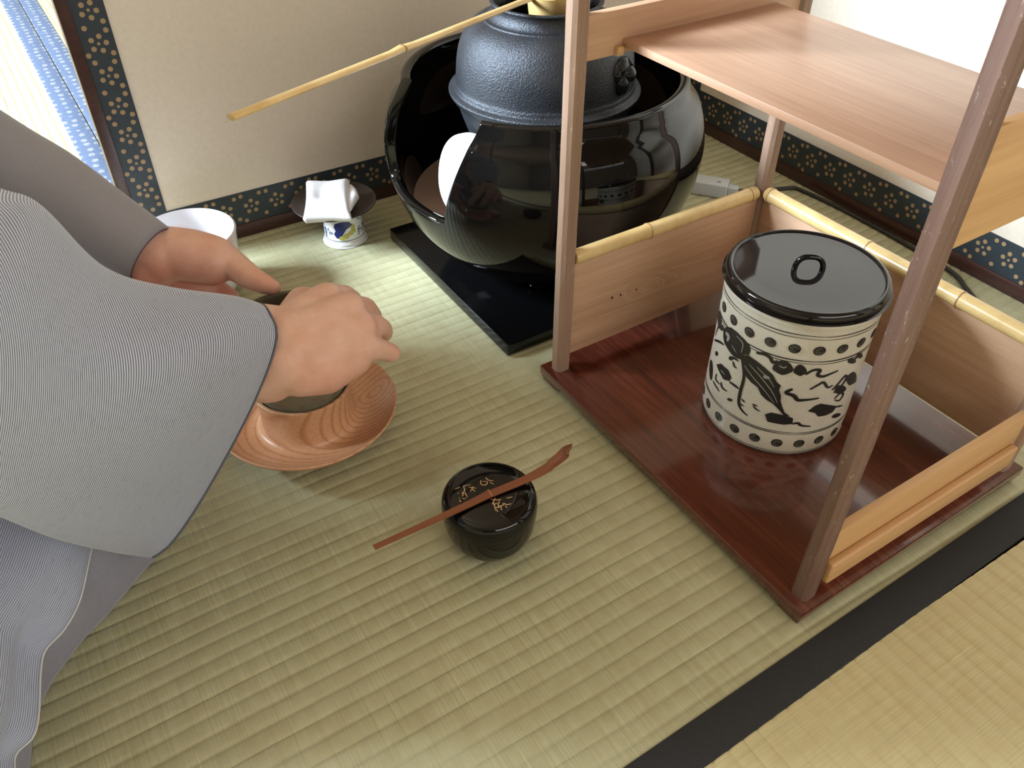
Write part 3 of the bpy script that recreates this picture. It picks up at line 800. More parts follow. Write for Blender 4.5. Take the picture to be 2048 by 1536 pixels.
# rows of round spirals
n = 21; dots1 = []; ringst = []
for row, (z, ph) in enumerate(((.1220, jmap(680, 787)[0]), (.0165, jmap(565, 1393)[0]))):
    for k in range(n):
        s = ph+2*PI*JR*k/n
        dots1.append(ell(s, z, .0049, .0047 if row == 0 else .0046, 16))
        ringst.append(([(s+.0031*math.cos(a), z+.0031*math.sin(a)) for a in [2*PI*i/12+k for i in range(11)]], .0008))
        ringst.append(([(s+.0015*math.cos(a), z+.0015*math.sin(a)) for a in [2*PI*i/8+k for i in range(8)]], .0007))
ink('round_spirals', dots1, [], rj, M_INK, jar)
ink('spiral_lines', [], ringst, lambda s, z: tuple(q*1.004 if i < 2 else q for i, q in enumerate(rj(s, z))), M_INKG, jar)

# ------------------------------------------------------------------ tea caddy and scoop
nx, ny = .2225, .3945
nt = tag(empty('tea_caddy', (nx, ny, .0002)), 'small black lacquered tea caddy with gold writing on its lid, in front on the mats', 'caddy')
lathe('caddy_body', [(0, .0), (.022, .0), (.0245, .0012), (.0300, .0060), (.0348, .0140), (.0375, .0240), (.0388, .0350), (.0389, .0380)], M_BLACK, nt, 96, sm=4)
lathe('caddy_lid', [(.0389, .0380), (.0390, .0385), (.0392, .0420), (.0388, .0480), (.0372, .0525), (.0340, .0550), (.0325, .0553), (.0300, .0560), (.0200, .0572), (0, .0578)], M_BLACK, nt, 96, sm=4)
def nmap(cx_, cy_):
    p = at(700+cx_/4.096, 850+cy_/4.096, .0575); return (p.x-nx, p.y-ny)
def rn(x, y):
    r = math.hypot(x, y); z = .0578-.0022*(r/.0325)**2; return (x, y, z+.00025)
N = lambda pts: [nmap(*p) for p in pts]
gs = [[(860,520),(920,500),(990,490)],[(930,500),(938,540),(900,562)],[(975,510),(1035,522)],[(1010,505),(985,550)],[(1000,525),(1025,548)],[(880,555),(930,560),(905,590),(890,592)],[(940,550),(962,592)],[(900,602),(950,600)],[(920,590),(900,620),(937,627)],
 [(1070,455),(1075,490),(1110,495),(1125,470),(1080,465)],[(1110,432),(1135,455),(1178,460)],[(1145,470),(1178,492)],[(1150,612),(1200,617),(1242,610)],[(1190,600),(1170,650),(1212,640)],[(1225,620),(1215,665),(1262,655)],[(1200,690),(1217,722)],[(1235,670),(1247,707)],
 [(1250,640),(1290,652),(1322,640)],[(1270,660),(1302,692)],[(1180,640),(1192,702)],[(1280,600),(1332,588)],[(1185,680),(1230,670),(1270,640)]]
ink('gold_writing', [], [(N(p), .0010) for p in gs], rn, NT('gold_lacquer').set((.55, .36, .20), .35, metal=.4), nt)
# scoop lying across the caddy lid
sp = tag(empty('tea_scoop', (nx, ny, .0582)), 'dark smoked bamboo tea scoop balanced across the black tea caddy', 'scoop')
def scoop():
    pts = [(748, 1094, .0600), (860, 1043, .0600), (940, 1006, .0603), (972, 990, .0612), (980, 986, .0614), (990, 983, .0606), (1050, 958, .0612), (1092, 936, .0640), (1118, 918, .0680), (1134, 902, .0730), (1141, 893, .0790)]
    wid = [.0023, .0027, .0031, .0035, .0038, .0034, .0036, .0043, .0050, .0050, .0034]
    P = [at(*p) - Vector(sp.location) for p in pts]
    cc = crom([(*P[i], wid[i]) for i in range(len(P))], 6); v = []; f = []
    n = len(cc)
    for i in range(n):
        a = Vector(cc[max(i-1, 0)][:3]); b = Vector(cc[min(i+1, n-1)][:3]); t = (b-a).normalized()
        side = t.cross(Vector((0, 0, 1))).normalized(); up = side.cross(t); c = Vector(cc[i][:3]); w_ = cc[i][3]
        cup_ = .0014 if i > n*.72 else .0
        for dx, dz in ((-1, cup_), (-.5, .0), (0, -.0*cup_), (.5, .0), (1, cup_), (1, -.0013+cup_), (0, -.0016), (-1, -.0013+cup_)):
            v.append(c+side*dx*w_+up*dz)
    for i in range(n-1):
        for k in range(8): f.append((i*8+k, i*8+(k+1) % 8, (i+1)*8+(k+1) % 8, (i+1)*8+k))
    f.append(tuple(range(8))[::-1]); f.append(tuple(range((n-1)*8, n*8)))
    f = [q[::-1] for q in f]
    o = mesh('scoop_blade', v, f, M_SUSU, sp, True, math.radians(40))
    c = P[4]; t = (P[5]-P[3]).normalized(); s_ = t.cross(Vector((0, 0, 1))).normalized()
    tube('scoop_node', [c-s_*.0036+Vector((0, 0, .0001)), c+s_*.0036+Vector((0, 0, .0001))], [.0006, .0006], plain('pale_node', (.42, .2, .08), .4), sp, 8)
scoop()

# ------------------------------------------------------------------ saucer stand and bowl
dx, dy = .1430, .5985
ds = tag(empty('wooden_bowl_stand', (dx, dy, .0002)), 'turned zelkova wood saucer stand with a raised cup, under the olive tea bowl', 'stand')
lathe('saucer', [(0, .004), (.036, .004), (.038, 0), (.042, 0), (.044, .005), (.060, .011), (.075, .021), (.0830, .0295), (.0843, .0318), (.0836, .0330), (.0815, .0318), (.072, .0245), (.060, .0190), (.052, .0175), (.0465, .0195), (.0435, .0260), (.0428, .0380), (.0440, .0520), (.0452, .0590), (.0448, .0605), (.0430, .0605), (.0420, .0590), (.0405, .045), (.038, .02), (0, .018)], M_KEY, ds, 128, sm=3)
tb = tag(empty('tea_bowl', (dx, dy, .0215)), 'olive-brown ceramic tea bowl held by both hands on the wooden saucer stand', 'bowl')
lathe('bowl_wall', [(0, .004), (.018, .004), (.019, 0), (.022, 0), (.023, .006), (.032, .014), (.0385, .030), (.0415, .0420), (.0470, .060), (.0535, .085), (.0570, .1010), (.0560, .1020), (.0545, .1000), (.0500, .082), (.043, .055), (.034, .030), (.020, .016), (0, .014)], M_OLIVE, tb, 96, sm=3)

# ------------------------------------------------------------------ power adapter on the mats
ad = tag(empty('cord_switch', (.815, .775, .0004)), 'grey-white plastic cord connector box lying on the mats right of the brazier', 'connector')
a0 = at(1395, 378, 0); a1 = at(1466, 389, 0); dirn = (at(1475, 385)-at(1395, 372)).normalized(); yaw_a = math.atan2(dirn.y, dirn.x)
ctr = at(1415, 374, .008)
ad.location = (ctr.x, ctr.y, .0004); ad.rotation_euler = (0, 0, yaw_a)
box('housing', -.040, .028, -.013, .013, 0, .019, M_PLASTIC, ad, .0018, 3)
box('strain_relief', .0275, .042, -.0065, .0065, .003, .015, M_PLASTIC, ad, .002, 3)
for s in range(3): box('printed_mark', .012+.002*s, .0132+.002*s, -.004, -.001, .0188, .0192, M_CORD, ad, 0)
for s in range(3): box('printed_mark', -.034+.003*s, -.032+.003*s, -.0132, -.0128, .010, .013, M_CORD, ad, 0)
e0 = ad.matrix_basis @ Vector((.040, 0, .009))
cpts = [tuple(e0), tuple(at(1530, 380, .004)), tuple(at(1580, 376, .003)), (.904, .695, .003), (.910, .640, .003), (.911, .570, .003), (.909, .510, .003), tuple(at(1905, 545, .003)), tuple(at(1935, 580, .003)), tuple(at(1990, 640, .003)), (.86, .30, .003), (.85, .15, .003)]
tube('power_cord', crom(cpts, 6), .0026, M_CORD, None, 8)
tag(bpy.data.objects['power_cord'], 'thin black power cord running along the foot of the right screen leaf', 'cord')

# ------------------------------------------------------------------ the person
pr = tag(empty('person', (-.25, .62, 0)), 'person in grey striped kimono kneeling at left, holding an olive bowl in both hands', 'person')
PV = Vector(pr.location)
cap_v = []; cap_f = []
def capsule(p1, r1, p2, r2, seg=18, rings=5):
    p1, p2 = Vector(p1), Vector(p2); ax = (p2-p1)
    t = ax.normalized() if ax.length > 1e-6 else Vector((0, 0, 1))
    a = Vector((0, 0, 1)) if abs(t.z) < .9 else Vector((1, 0, 0)); u = t.cross(a).normalized(); w_ = t.cross(u)
    prof = []
    for i in range(rings+1):
        q = PI/2*i/rings; prof.append((p1, -math.cos(q)*r1, math.sin(q)*r1))
    for i in range(rings+1):
        q = PI/2*i/rings; prof.append((p2, math.sin(q)*r2, math.cos(q)*r2))
    b = len(cap_v)
    for c, d, r in prof:
        r = max(r, 1e-5)
        for k in range(seg):
            an = 2*PI*k/seg; cap_v.append(c+t*d+(u*math.cos(an)+w_*math.sin(an))*r)
    for i in range(len(prof)-1):
        for k in range(seg):
            cap_f.append((b+i*seg+k, b+i*seg+(k+1) % seg, b+(i+1)*seg+(k+1) % seg, b+(i+1)*seg+k))
    cap_f.append(tuple(b+k for k in range(seg))[::-1]); e = b+(len(prof)-1)*seg; cap_f.append(tuple(e+k for k in range(seg)))
def chain(pts):
    for (a, ra), (b, rb) in zip(pts, pts[1:]): capsule(a, ra, b, rb)
# torso, legs, neck and head (mostly out of the frame, but the body goes on)
def yp(px, py, y):
    d = rays(px, py); return Vector((0, 0, CAMZ))+d*(y/d.y)
R_SH, R_EL = Vector((-.22, .54, .50)), yp(-110, 620, .60)
L_SH, L_EL = Vector((-.19, .77, .50)), Vector((-.075, .83, .265))
chain([((-.33, .62, .14), .12), ((-.29, .62, .28), .105), ((-.24, .62, .42), .115), ((-.21, .62, .50), .10)])
chain([((-.19, .55, .50), .07), (R_SH, .052)]); chain([((-.19, .69, .50), .07), (L_SH, .052)])
chain([((-.20, .62, .52), .06), ((-.17, .62, .60), .045), ((-.155, .62, .64), .044)])
chain([((-.14, .62, .70), .074), ((-.13, .62, .745), .078)]); capsule((-.085, .62, .675), .040, (-.10, .62, .70), .055)
capsule((-.062, .62, .715), .008, (-.046, .62, .698), .010); capsule((-.13, .545, .71), .012, (-.13, .543, .73), .014); capsule((-.13, .695, .71), .012, (-.13, .697, .73), .014)
capsule((-.056, .60, .672), .008, (-.056, .64, .672), .008)
for sgn in (-1, 1):
    chain([((-.34, .62+.07*sgn, .11), .065), ((-.20, .62+.06*sgn, .065), .04)])
    chain([((-.20, .62+.06*sgn, .055), .04), ((-.38, .62+.07*sgn, .045), .038)]); chain([((-.38, .62+.07*sgn, .040), .035), ((-.47, .62+.05*sgn, .028), .024)])
# right arm and hand
WR = at(566, 702, .156)
chain([(R_SH, .034), (R_EL, .030)]); chain([(R_EL, .032), (yp(470, 668, .556), .0265), (yp(550, 676, .546), .0262), (at(572, 676, .160), .0235)]); chain([(R_EL, .032), (yp(470, 735, .545), .0265), (yp(535, 740, .536), .0268), (at(576, 722, .148), .0235)])
capsule(at(576, 680, .158), .0235, at(584, 726, .145), .024)
ri, rm, rr, rp_ = at(654, 598, .157), at(698, 617, .157), at(722, 655, .149), at(722, 697, .139)
for w0, m, r0, r1 in ((at(580, 660, .157), ri, .020, .0145), (at(584, 682, .158), rm, .021, .0140), (at(588, 706, .153), rr, .021, .0135), (at(594, 728, .145), rp_, .020, .0125)):
    chain([(w0, r0), (w0.lerp(m, .5)+Vector((0, 0, .001)), (r0+r1)/2), (m, r1)])
for a, b in ((ri, rm), (rm, rr), (rr, rp_)): capsule(a-Vector((0, 0, .003)), .0115, b-Vector((0, 0, .003)), .0115)
chain([(at(598, 742, .138), .021), (at(650, 740, .132), .020), (at(704, 716, .132), .016)])
chain([(ri, .0130), (at(690, 592, .138), .0100), (at(706, 600, .115), .0088), (at(704, 622, .098), .0078)])
chain([(rm, .0128), (at(730, 617, .140), .0102), (at(745, 632, .115), .0090), (at(738, 655, .098), .0078)])
chain([(rr, .0120), (at(750, 652, .137), .0106), (at(764, 659, .124), .0094), (at(767, 666, .114), .0086)])
chain([(rp_, .0122), (at(750, 697, .131), .0102), (at(770, 701, .123), .0090), (at(783, 706, .118), .0082)])
chain([(at(592, 640, .150), .018), (at(604, 606, .148), .014), (at(622, 600, .138), .0115), (at(640, 622, .125), .0100), (at(642, 652, .118), .0088)])
for a, b in ((ri, rm), (rm, rr), (rr, rp_)):
    m_ = (a+b)/2; c_ = at(588, 695, .155)
    chain([(c_, .023), (c_.lerp(m_, .55), .0185), (m_-Vector((0, 0, .002)), .0125)])
# left arm and hand
WL = at(322, 513, .146)
chain([(L_SH+Vector((-.02, -.02, -.01)), .032), (L_EL, .028)]); chain([(L_EL, .028), (at(0, 362, .212), .031), (at(150, 435, .178), .029), (WL, .0265)])
capsule(at(300, 495, .155), .0235, at(292, 540, .135), .024)
chain([(at(335, 505, .148), .0245), (at(385, 512, .145), .0250), (at(425, 520, .141), .0235), (at(452, 526, .136), .0170)])
chain([(at(452, 519, .1375), .0150), (at(480, 540, .137), .0132), (at(508, 559, .136), .0112), (at(530, 569, .136), .0094), (at(547, 575, .135), .0072)])
lm = [at(452, 600, .098), at(438, 612, .088), at(422, 622, .078), at(405, 632, .070)]
for k, m in enumerate(lm): chain([(at(325, 532+6*k, .128-.006*k), .021), (at(325, 532+6*k, .128-.006*k).lerp(m, .55), .0185), (m, .0135)])
for a, b in zip(lm, lm[1:]): capsule(a, .0125, b, .0125)
for k, m in enumerate(lm):
    zz = .102-.016*k; rb = .048+.25*(zz-.07)
    q = [Vector((dx+(rb+.009)*math.cos(math.radians(a)), dy+(rb+.009)*math.sin(math.radians(a)), zz)) for a in (150, 122, 96-4*k)]
    chain([(m, .0118), (q[0], .0095), (q[1], .0085), (q[2], .0074)])
def body_mesh():
    me = bpy.data.meshes.new('raw'); me.from_pydata([tuple(p-PV) for p in cap_v], [], cap_f); me.update()
    o = bpy.data.objects.new('raw', me); COL.objects.link(o)
    rm_ = o.modifiers.new('r', 'REMESH'); rm_.mode = 'VOXEL'; rm_.voxel_size = .0018; rm_.adaptivity = 0
    sm_ = o.modifiers.new('s', 'SMOOTH'); sm_.factor = .5; sm_.iterations = 14
    dg = bpy.context.evaluated_depsgraph_get(); dg.update()
    m2 = bpy.data.meshes.new_from_object(o.evaluated_get(dg)); bpy.data.objects.remove(o)
    m2.name = 'body'; m2.materials.clear()
    a = m2.attributes.new('red', 'FLOAT', 'POINT')
    hot = [(at(300, 560, .13), .035, .8), (at(360, 580, .12), .04, .7), (at(470, 590, .10), .04, .8), (at(547, 575, .13), .016, .6), (at(510, 566, .128), .02, .5), (at(440, 560, .12), .03, .45),
           (at(650, 765, .125), .028, .5), (at(710, 740, .125), .02, .35), (at(785, 706, .117), .016, .35), (at(735, 640, .15), .02, .2), (at(770, 662, .115), .014, .35)]
    vals = []
    for q in m2.vertices:
        p = q.co+PV; s = 0
        if p.x > .0:
            for c, r, k in hot:
                d2 = (p-c).length_squared/(r*r)
                if d2 < 6: s = max(s, k*math.exp(-d2))
        vals.append(s)
    a.data.foreach_set('value', vals)
    return link('body', m2, M_SKIN, pr, True)
body_mesh()
def nail(p, d, up, s=.0055):
    p, d, up = Vector(p), Vector(d).normalized(), Vector(up); up = (up-d*up.dot(d)).normalized(); side = d.cross(up)
    bm = bmesh.new(); bmesh.ops.create_uvsphere(bm, u_segments=16, v_segments=8, radius=1)
    M = Matrix(((side.x, d.x, up.x), (side.y, d.y, up.y), (side.z, d.z, up.z))).to_4x4()
    M = Matrix.Translation(p-PV) @ M @ Matrix.Diagonal((s*.8, s, .0012, 1))
    bmesh.ops.transform(bm, matrix=M, verts=bm.verts); bm_obj('fingernail', bm, M_NAIL, pr, True)
tt, t0 = at(547, 575, .135), at(530, 569, .136)
nail(tt.lerp(t0, .25)+Vector((-.001, .0045, .0058)), tt-t0, (-.2, .6, .8), .0055)

# kimono --------------------------------------------------------------
def resample(c, n):
    c = [Vector(p) for p in c]
    s = crom([tuple(p) for p in c], 12); s = [Vector(p) for p in s]
    L = [0]
    for a, b in zip(s, s[1:]): L.append(L[-1]+(b-a).length)
    out = []; j = 0
    for i in range(n):
        t = L[-1]*i/(n-1)
        while j < len(s)-2 and L[j+1] < t: j += 1
        k = (t-L[j])/max(L[j+1]-L[j], 1e-9); out.append(s[j].lerp(s[j+1], min(1, max(0, k))))
    return out
def loft(name, curves, nu, nv, mat, thick=.0012, folds=None, parent=pr, uvflip=False, keep=False):
    """curves = stack of curves; each resampled to nu, joined across with a smooth spline of nv"""
    R = [resample(c, nu) for c in curves]
    grid = []
    for i in range(nu):
        col = [tuple(r[i]) for r in R]
        grid.append(resample(col, nv) if len(col) > 2 else [Vector(col[0]).lerp(Vector(col[1]), k/(nv-1)) for k in range(nv)])
    v = []; uv = []; f = []
    ulen = [0]
    for i in range(1, nu): ulen.append(ulen[-1]+sum((grid[i][k]-grid[i-1][k]).length for k in (0, nv//2, nv-1))/3)
    for i in range(nu):
        vl = 0
        for k in range(nv):
            if k: vl += (grid[i][k]-grid[i][k-1]).length
            p = grid[i][k].copy()
            v.append(p-PV); uv.append((ulen[i], vl) if not uvflip else (vl, ulen[i]))
    for i in range(nu-1):
        for k in range(nv-1): f.append((i*nv+k, (i+1)*nv+k, (i+1)*nv+k+1, i*nv+k+1))
    o = mesh(name, v, f, mat, parent, True, math.radians(80), uv)
    if folds:
        me = o.data; me.update(); ns = [q.normal.copy() for q in me.vertices]
        for i in range(nu):
            for k in range(nv):
                me.vertices[i*nv+k].co += ns[i*nv+k]*folds(i/(nu-1), k/(nv-1))
    m = o.modifiers.new('t', 'SOLIDIFY'); m.thickness = thick; m.offset = 0
    return o
# near (right) sleeve: u runs from the cuff to the shoulder, curves run from the top fold to the bottom edge
def near_sleeve():
    # each column: points from the top edge, over the front face, to the bottom edge
    cuff = [yp(522, 607, .585), yp(537, 622, .558), yp(553, 680, .542), yp(505, 812, .528), yp(412, 985, .512), yp(345, 1085, .502), yp(305, 1116, .500)]
    c1 = [yp(470, 592, .588), yp(480, 605, .560), yp(470, 690, .525), yp(420, 830, .510), yp(345, 985, .497), yp(300, 1070, .492), yp(272, 1112, .494)]
    c2 = [yp(340, 573, .588), yp(345, 590, .560), yp(335, 700, .510), yp(300, 840, .488), yp(260, 980, .478), yp(232, 1060, .476), yp(215, 1103, .480)]
    c3 = [yp(205, 530, .588), yp(210, 552, .555), yp(190, 700, .495), yp(165, 850, .465), yp(140, 985, .455), yp(120, 1050, .455), yp(108, 1077, .462)]
    c4 = [yp(75, 405, .585), yp(70, 440, .545), yp(40, 640, .475), yp(10, 820, .440), yp(-5, 940, .430), yp(-10, 1000, .432), yp(-15, 1028, .440)]
    c5 = [yp(-60, 340, .575), yp(-90, 400, .530), yp(-140, 600, .450), yp(-170, 760, .415), yp(-180, 860, .405), yp(-190, 920, .41), yp(-190, 960, .42)]
    c6 = [Vector((-.10, .53, .47)), Vector((-.10, .47, .46)), Vector((-.12, .43, .40)), Vector((-.14, .41, .33)), Vector((-.15, .40, .28)), Vector((-.16, .40, .24)), Vector((-.16, .41, .22))]
    c7 = [Vector((-.20, .52, .59)), Vector((-.20, .45, .56)), Vector((-.20, .41, .50)), Vector((-.21, .40, .42)), Vector((-.22, .40, .36)), Vector((-.22, .40, .32)), Vector((-.23, .42, .29))]
    cols = [cuff, c1, c2, c3, c4, c5, c6, c7]
    NU, NV = 110, 90
    C = [resample(c, NV) for c in cols]
    g = []
    for k in range(NV): g.append(resample([tuple(c[k]) for c in C], NU))
    v = []; uv = []; f = []
    for i in range(NU):
        for k in range(NV):
            s, t = i/(NU-1), k/(NV-1)
            p = g[k][i].copy()
            # soft gathers fanning out from the elbow
            amp = .0035*math.sin(PI*min(1, s*1.6))*math.exp(-((t-.2)/.25)**2)
            p.y += amp*math.sin(s*26-t*4)
            k_ = .042*math.sin(PI*min(1, t*1.25))*min(1, s*7)*(1 if s < .75 else max(0, (1-s)/.25))
            p = Vector((0, 0, CAMZ)) + (p-Vector((0, 0, CAMZ)))*((1-k_)*.955)
            v.append(p-PV)
    # uv: length along the middle rows
    for i in range(NU):
        for k in range(NV):
            uv.append([0, 0])
    for k in range(NV):
        L = 0
        for i in range(NU):
            if i: L += (g[k][i]-g[k][i-1]).length
            uv[i*NV+k] = [L, 0]
    for i in range(NU):
        L = 0
        for k in range(NV):
            if k: L += (g[k][i]-g[k-1][i]).length
            uv[i*NV+k][1] = L
    # keep the stripes parallel to the cuff: average the along-length over the column
    tot = [sum(uv[i*NV+k][0] for k in range(0, NV, 6))/len(range(0, NV, 6)) for i in range(NU)]
    for i in range(NU):
        for k in range(NV): uv[i*NV+k][0] = tot[i]*.8+uv[i*NV+k][0]*.2
    for i in range(NU-1):
        for k in range(NV-1): f.append((i*NV+k, i*NV+k+1, (i+1)*NV+k+1, (i+1)*NV+k))
    # the back face of the sleeve bag
    b = len(v)
    for i in range(NU):
        for k in range(NV):
            t = k/(NV-1); p = v[i*NV+k]+PV
            gap = .085*min(1, (t/.10))**.6*max(0, 1-t)**.5 if k < NV-1 else 0
            q = Vector((0, 0, CAMZ)) + (p-Vector((0, 0, CAMZ)))*(1+gap/(p-Vector((0, 0, CAMZ))).length)
            q.z = max(q.z, .001)
            v.append(q-PV); uv.append(uv[i*NV+k])
    for i in range(NU-1):
        for k in range(NV-1): f.append((b+i*NV+k, b+(i+1)*NV+k, b+(i+1)*NV+k+1, b+i*NV+k+1))
    for i in range(NU-1):
        f.append((i*NV+NV-1, b+i*NV+NV-1, b+(i+1)*NV+NV-1, (i+1)*NV+NV-1)); f.append((i*NV, (i+1)*NV, b+(i+1)*NV, b+i*NV))
    o = mesh('kimono_sleeve', v, f, M_KIM, pr, True, math.radians(80), [tuple(q) for q in uv])
    return g
g = near_sleeve()
hem = [Vector((0, 0, CAMZ))+(g[k][0]-Vector((0, 0, CAMZ)))*.953 for k in list(range(0, 90, 3))+[89]]
tube('cuff_hem', [p-PV for p in hem], .0009, plain('cuff_hem_cloth', (.10, .10, .12), .8), pr, 6)  # dark blue-grey line of the cuff hem, its own cloth colour
# far (left) sleeve: a wide tube round the forearm
def far_sleeve():
    ax = [WL, at(150, 425, .185), at(0, 350, .220), L_EL, (L_EL+L_SH)/2+Vector((-.01, .01, 0)), L_SH]
    ax[0] = at(303, 515, .150)
    NU, NV = 60, 40; A = resample(ax, NU); v = []; uv = []; f = []; L = 0
    for i in range(NU):
        t = (A[min(i+1, NU-1)]-A[max(i-1, 0)]).normalized(); s = i/(NU-1)
        if i: L += (A[i]-A[i-1]).length
        up = Vector((0, 0, 1)); up = (up-t*t.dot(up)).normalized(); sd = t.cross(up)
        for k in range(NV):
            a = 2*PI*k/NV
            rv = .030+.022*min(1, s*3); rh = .030+.018*min(1, s*3)
            down = max(0, -math.sin(a)); hang = down**1.5*(.035+.06*s)
            p = A[i]+up*(rv*math.sin(a)-hang)+sd*(rh*math.cos(a))*(1-.4*down)
            p += up*.002*math.sin(s*30+a*2)*math.sin(PI*s)
            p.z = max(p.z, .012)
            v.append(p-PV); uv.append((L, a*.05))
    for i in range(NU-1):
        for k in range(NV): f.append((i*NV+k, i*NV+(k+1) % NV, (i+1)*NV+(k+1) % NV, (i+1)*NV+k))
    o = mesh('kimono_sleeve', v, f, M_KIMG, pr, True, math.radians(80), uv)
    m = o.modifiers.new('t', 'SOLIDIFY'); m.thickness = .0016; m.offset = -1
    rim = [v[k] for k in range(NV)]+[v[0]]
    tube('cuff_hem', rim, .0011, plain('cuff_hem_cloth_2', (.12, .07, .09), .8), pr, 6)  # dark reddish hem line round the far cuff
far_sleeve()
# skirt: lower layers on the mats and the overlapping front panel
A_ = at
under = [
 [A_(316,1108,.0005), A_(262,1172,.0005), A_(208,1236,.0005), A_(162,1284,.0005), A_(98,1374,.0005), A_(70,1450,.0005), A_(56,1560,.0005), A_(40,1720,.0005)],
 [A_(300,1078,.022), A_(245,1150,.020), A_(190,1212,.020), A_(138,1275,.018), A_(82,1350,.016), A_(55,1440,.014), A_(38,1560,.014), A_(25,1720,.012)],
 [A_(262,1030,.055), A_(205,1110,.050), A_(160,1180,.044), A_(110,1250,.038), A_(60,1330,.032), A_(30,1440,.028), A_(10,1560,.026), A_(0,1720,.024)],
 [A_(180,960,.095), A_(120,1050,.085), A_(70,1130,.074), A_(30,1200,.064), A_(-20,1300,.055), A_(-50,1430,.048), A_(-70,1560,.045), A_(-90,1720,.042)],
 [A_(0,900,.125), A_(-60,980,.12), A_(-110,1060,.11), A_(-160,1140,.10), A_(-210,1260,.09), A_(-240,1400,.085), A_(-260,1560,.08), A_(-280,1720,.075)],
 [Vector((-.30,.62,.16)), Vector((-.32,.58,.16)), Vector((-.34,.54,.155)), Vector((-.36,.50,.15)), Vector((-.38,.46,.14)), Vector((-.40,.42,.13)), Vector((-.42,.38,.12)), Vector((-.44,.36,.10))]]
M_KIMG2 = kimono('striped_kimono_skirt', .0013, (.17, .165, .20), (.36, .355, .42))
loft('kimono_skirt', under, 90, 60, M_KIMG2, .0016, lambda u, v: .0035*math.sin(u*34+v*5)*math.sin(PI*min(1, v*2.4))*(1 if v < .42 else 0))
# dark lining strip peeping out at the knee
lin = [[A_(318,1096,.004), A_(312,1118,.001), A_(262,1178,.0015), A_(212,1240,.0012)], [A_(296,1082,.020), A_(280,1112,.020), A_(240,1160,.018), A_(196,1222,.012)]]

over = [
 [A_(215,1010,.094), A_(184,1090,.078), A_(160,1195,.063), A_(128,1258,.056), A_(90,1300,.052), A_(80,1345,.048), A_(76,1430,.043), A_(64,1475,.041), A_(30,1510,.038), A_(28,1560,.038), A_(20,1720,.035)],
 [A_(150,990,.108), A_(125,1080,.098), A_(100,1170,.082), A_(70,1235,.072), A_(40,1285,.064), A_(28,1340,.060), A_(20,1420,.055), A_(8,1475,.052), A_(-10,1510,.050), A_(-20,1560,.050), A_(-30,1720,.047)],
 [A_(40,950,.125), A_(10,1030,.118), A_(-10,1120,.108), A_(-40,1190,.100), A_(-60,1250,.094), A_(-75,1320,.090), A_(-90,1400,.085), A_(-105,1460,.082), A_(-120,1510,.080), A_(-130,1560,.080), A_(-140,1720,.075)],
 [Vector((-.28,.60,.175)), Vector((-.29,.57,.175)), Vector((-.30,.54,.172)), Vector((-.31,.52,.17)), Vector((-.32,.50,.165)), Vector((-.33,.48,.16)), Vector((-.34,.46,.155)), Vector((-.35,.44,.15)), Vector((-.36,.42,.14)), Vector((-.37,.40,.13)), Vector((-.38,.37,.11))]]
def over_panel():
    o = loft('kimono_front_panel', over, 80, 50, kimono('striped_kimono_panel', .0014, (.19, .21, .29), (.46, .49, .60)), .0016, None, pr, True)  # window light put into the colour: stripes lighter and bluer than the skirt
    e = [p+Vector((.0006, -.0006, .0004)) for p in resample(over[0], 80)]
    tube('panel_edging', [p-PV for p in e], .0006, M_KIMP, pr, 6)
over_panel()
# left side of the lap and back of the garment
left = [[Vector((-.01,.60,.0005)), Vector((.0,.68,.0005)), Vector((-.01,.78,.0005)), Vector((-.10,.84,.0005)), Vector((-.30,.86,.0005)), Vector((-.52,.80,.0005)), Vector((-.56,.60,.0005)), Vector((-.50,.42,.0005)), Vector((-.35,.35,.0005)), Vector((-.18,.352,.0005))],
        [Vector((-.03,.60,.07)), Vector((-.02,.68,.07)), Vector((-.04,.77,.07)), Vector((-.12,.81,.08)), Vector((-.30,.82,.09)), Vector((-.49,.77,.08)), Vector((-.53,.60,.08)), Vector((-.47,.45,.08)), Vector((-.35,.39,.07)), Vector((-.24,.40,.06))],
        [Vector((-.10,.60,.13)), Vector((-.09,.68,.14)), Vector((-.10,.74,.14)), Vector((-.17,.76,.16)), Vector((-.30,.76,.19)), Vector((-.42,.72,.20)), Vector((-.45,.61,.20)), Vector((-.42,.50,.20)), Vector((-.35,.45,.18)), Vector((-.28,.45,.15))],
        [Vector((-.17,.60,.19)), Vector((-.17,.64,.19)), Vector((-.18,.68,.20)), Vector((-.22,.73,.24)), Vector((-.30,.74,.26)), Vector((-.37,.70,.27)), Vector((-.41,.62,.28)), Vector((-.39,.53,.27)), Vector((-.33,.49,.25)), Vector((-.26,.49,.22))]]
loft('kimono_skirt_back', left, 60, 30, M_KIMG2, .0016)
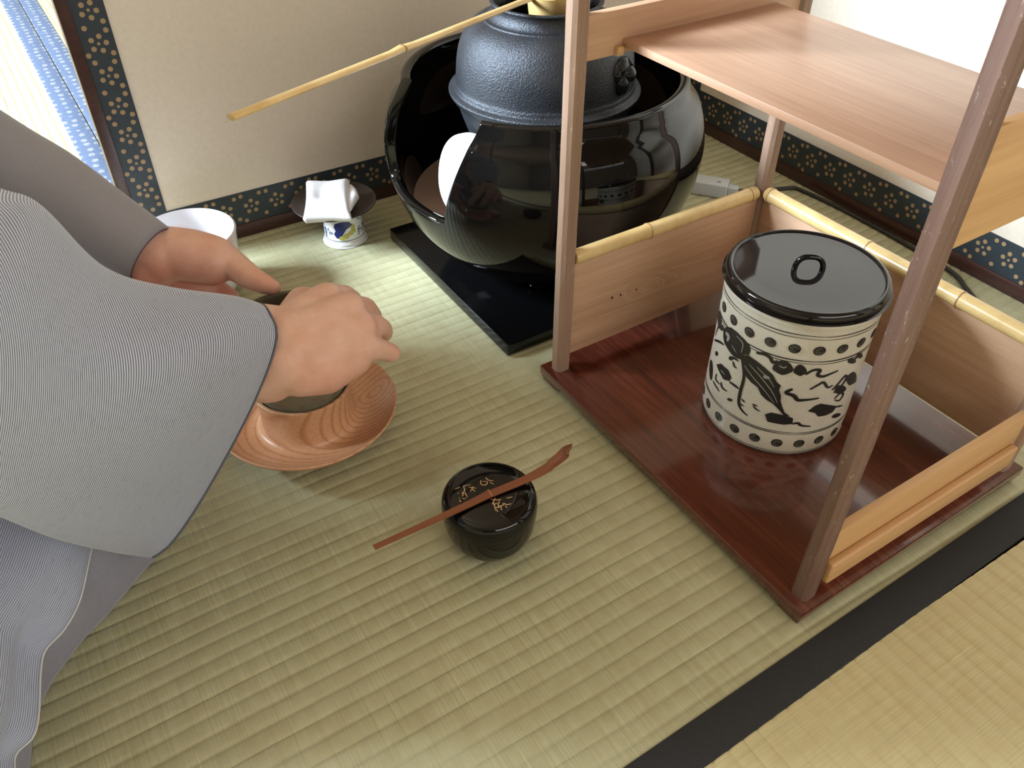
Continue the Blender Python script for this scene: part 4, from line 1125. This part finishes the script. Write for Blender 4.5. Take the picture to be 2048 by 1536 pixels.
def torso():
    rings = [((-.33, .62, .12), .16, .16), ((-.31, .62, .22), .135, .145), ((-.275, .62, .33), .125, .14), ((-.24, .62, .43), .125, .16), ((-.21, .62, .51), .105, .18), ((-.195, .62, .56), .085, .15), ((-.18, .62, .595), .06, .075)]
    r2 = smooth_prof([(*c, a, b) for c, a, b in rings], 5); v = []; f = []; uv = []; NV = 48
    for i, q in enumerate(r2):
        for k in range(NV):
            a = 2*PI*k/NV; v.append(Vector((q[0]+q[3]*math.cos(a), q[1]+q[4]*math.sin(a), q[2]))-PV); uv.append((a*.14, q[2]))
    for i in range(len(r2)-1):
        for k in range(NV): f.append((i*NV+k, i*NV+(k+1) % NV, (i+1)*NV+(k+1) % NV, (i+1)*NV+k))
    mesh('kimono_bodice', v, f, M_KIM, pr, True, math.radians(80), uv)
    # obi sash
    v = []; f = []
    for i, (z, e) in enumerate(((.27, .004), (.275, .010), (.35, .010), (.355, .004))):
        cx_ = -.275-(.33-z)*.35
        for k in range(NV):
            a = 2*PI*k/NV; v.append(Vector((cx_+(.129+e)*math.cos(a), .62+(.143+e)*math.sin(a), z))-PV)
    for i in range(3):
        for k in range(NV): f.append((i*NV+k, i*NV+(k+1) % NV, (i+1)*NV+(k+1) % NV, (i+1)*NV+k))
    mesh('sash', v, f, plain_cloth('sash_cloth', (.16, .12, .10)), pr)
torso()
def hair():
    bm = bmesh.new()
    bmesh.ops.create_uvsphere(bm, u_segments=40, v_segments=24, radius=1, matrix=Matrix.Translation((-.143+.25, 0, .752)) @ Matrix.Diagonal((.083, .084, .084, 1)))
    dl = [q for q in bm.verts if q.co.x > -.143+.25+.030 and q.co.z < .79 or q.co.z < .69]
    bmesh.ops.delete(bm, geom=dl, context='VERTS')
    bmesh.ops.create_uvsphere(bm, u_segments=24, v_segments=16, radius=.032, matrix=Matrix.Translation((-.225+.25, 0, .74)))
    t = NT('hair_black'); t.bump(t.noise(t.coord('Object', (30, 900, 900)), 1, 2), .5, .001); m = t.set((.02, .017, .015), .4)
    bm_obj('hair', bm, m, pr, True)
hair()
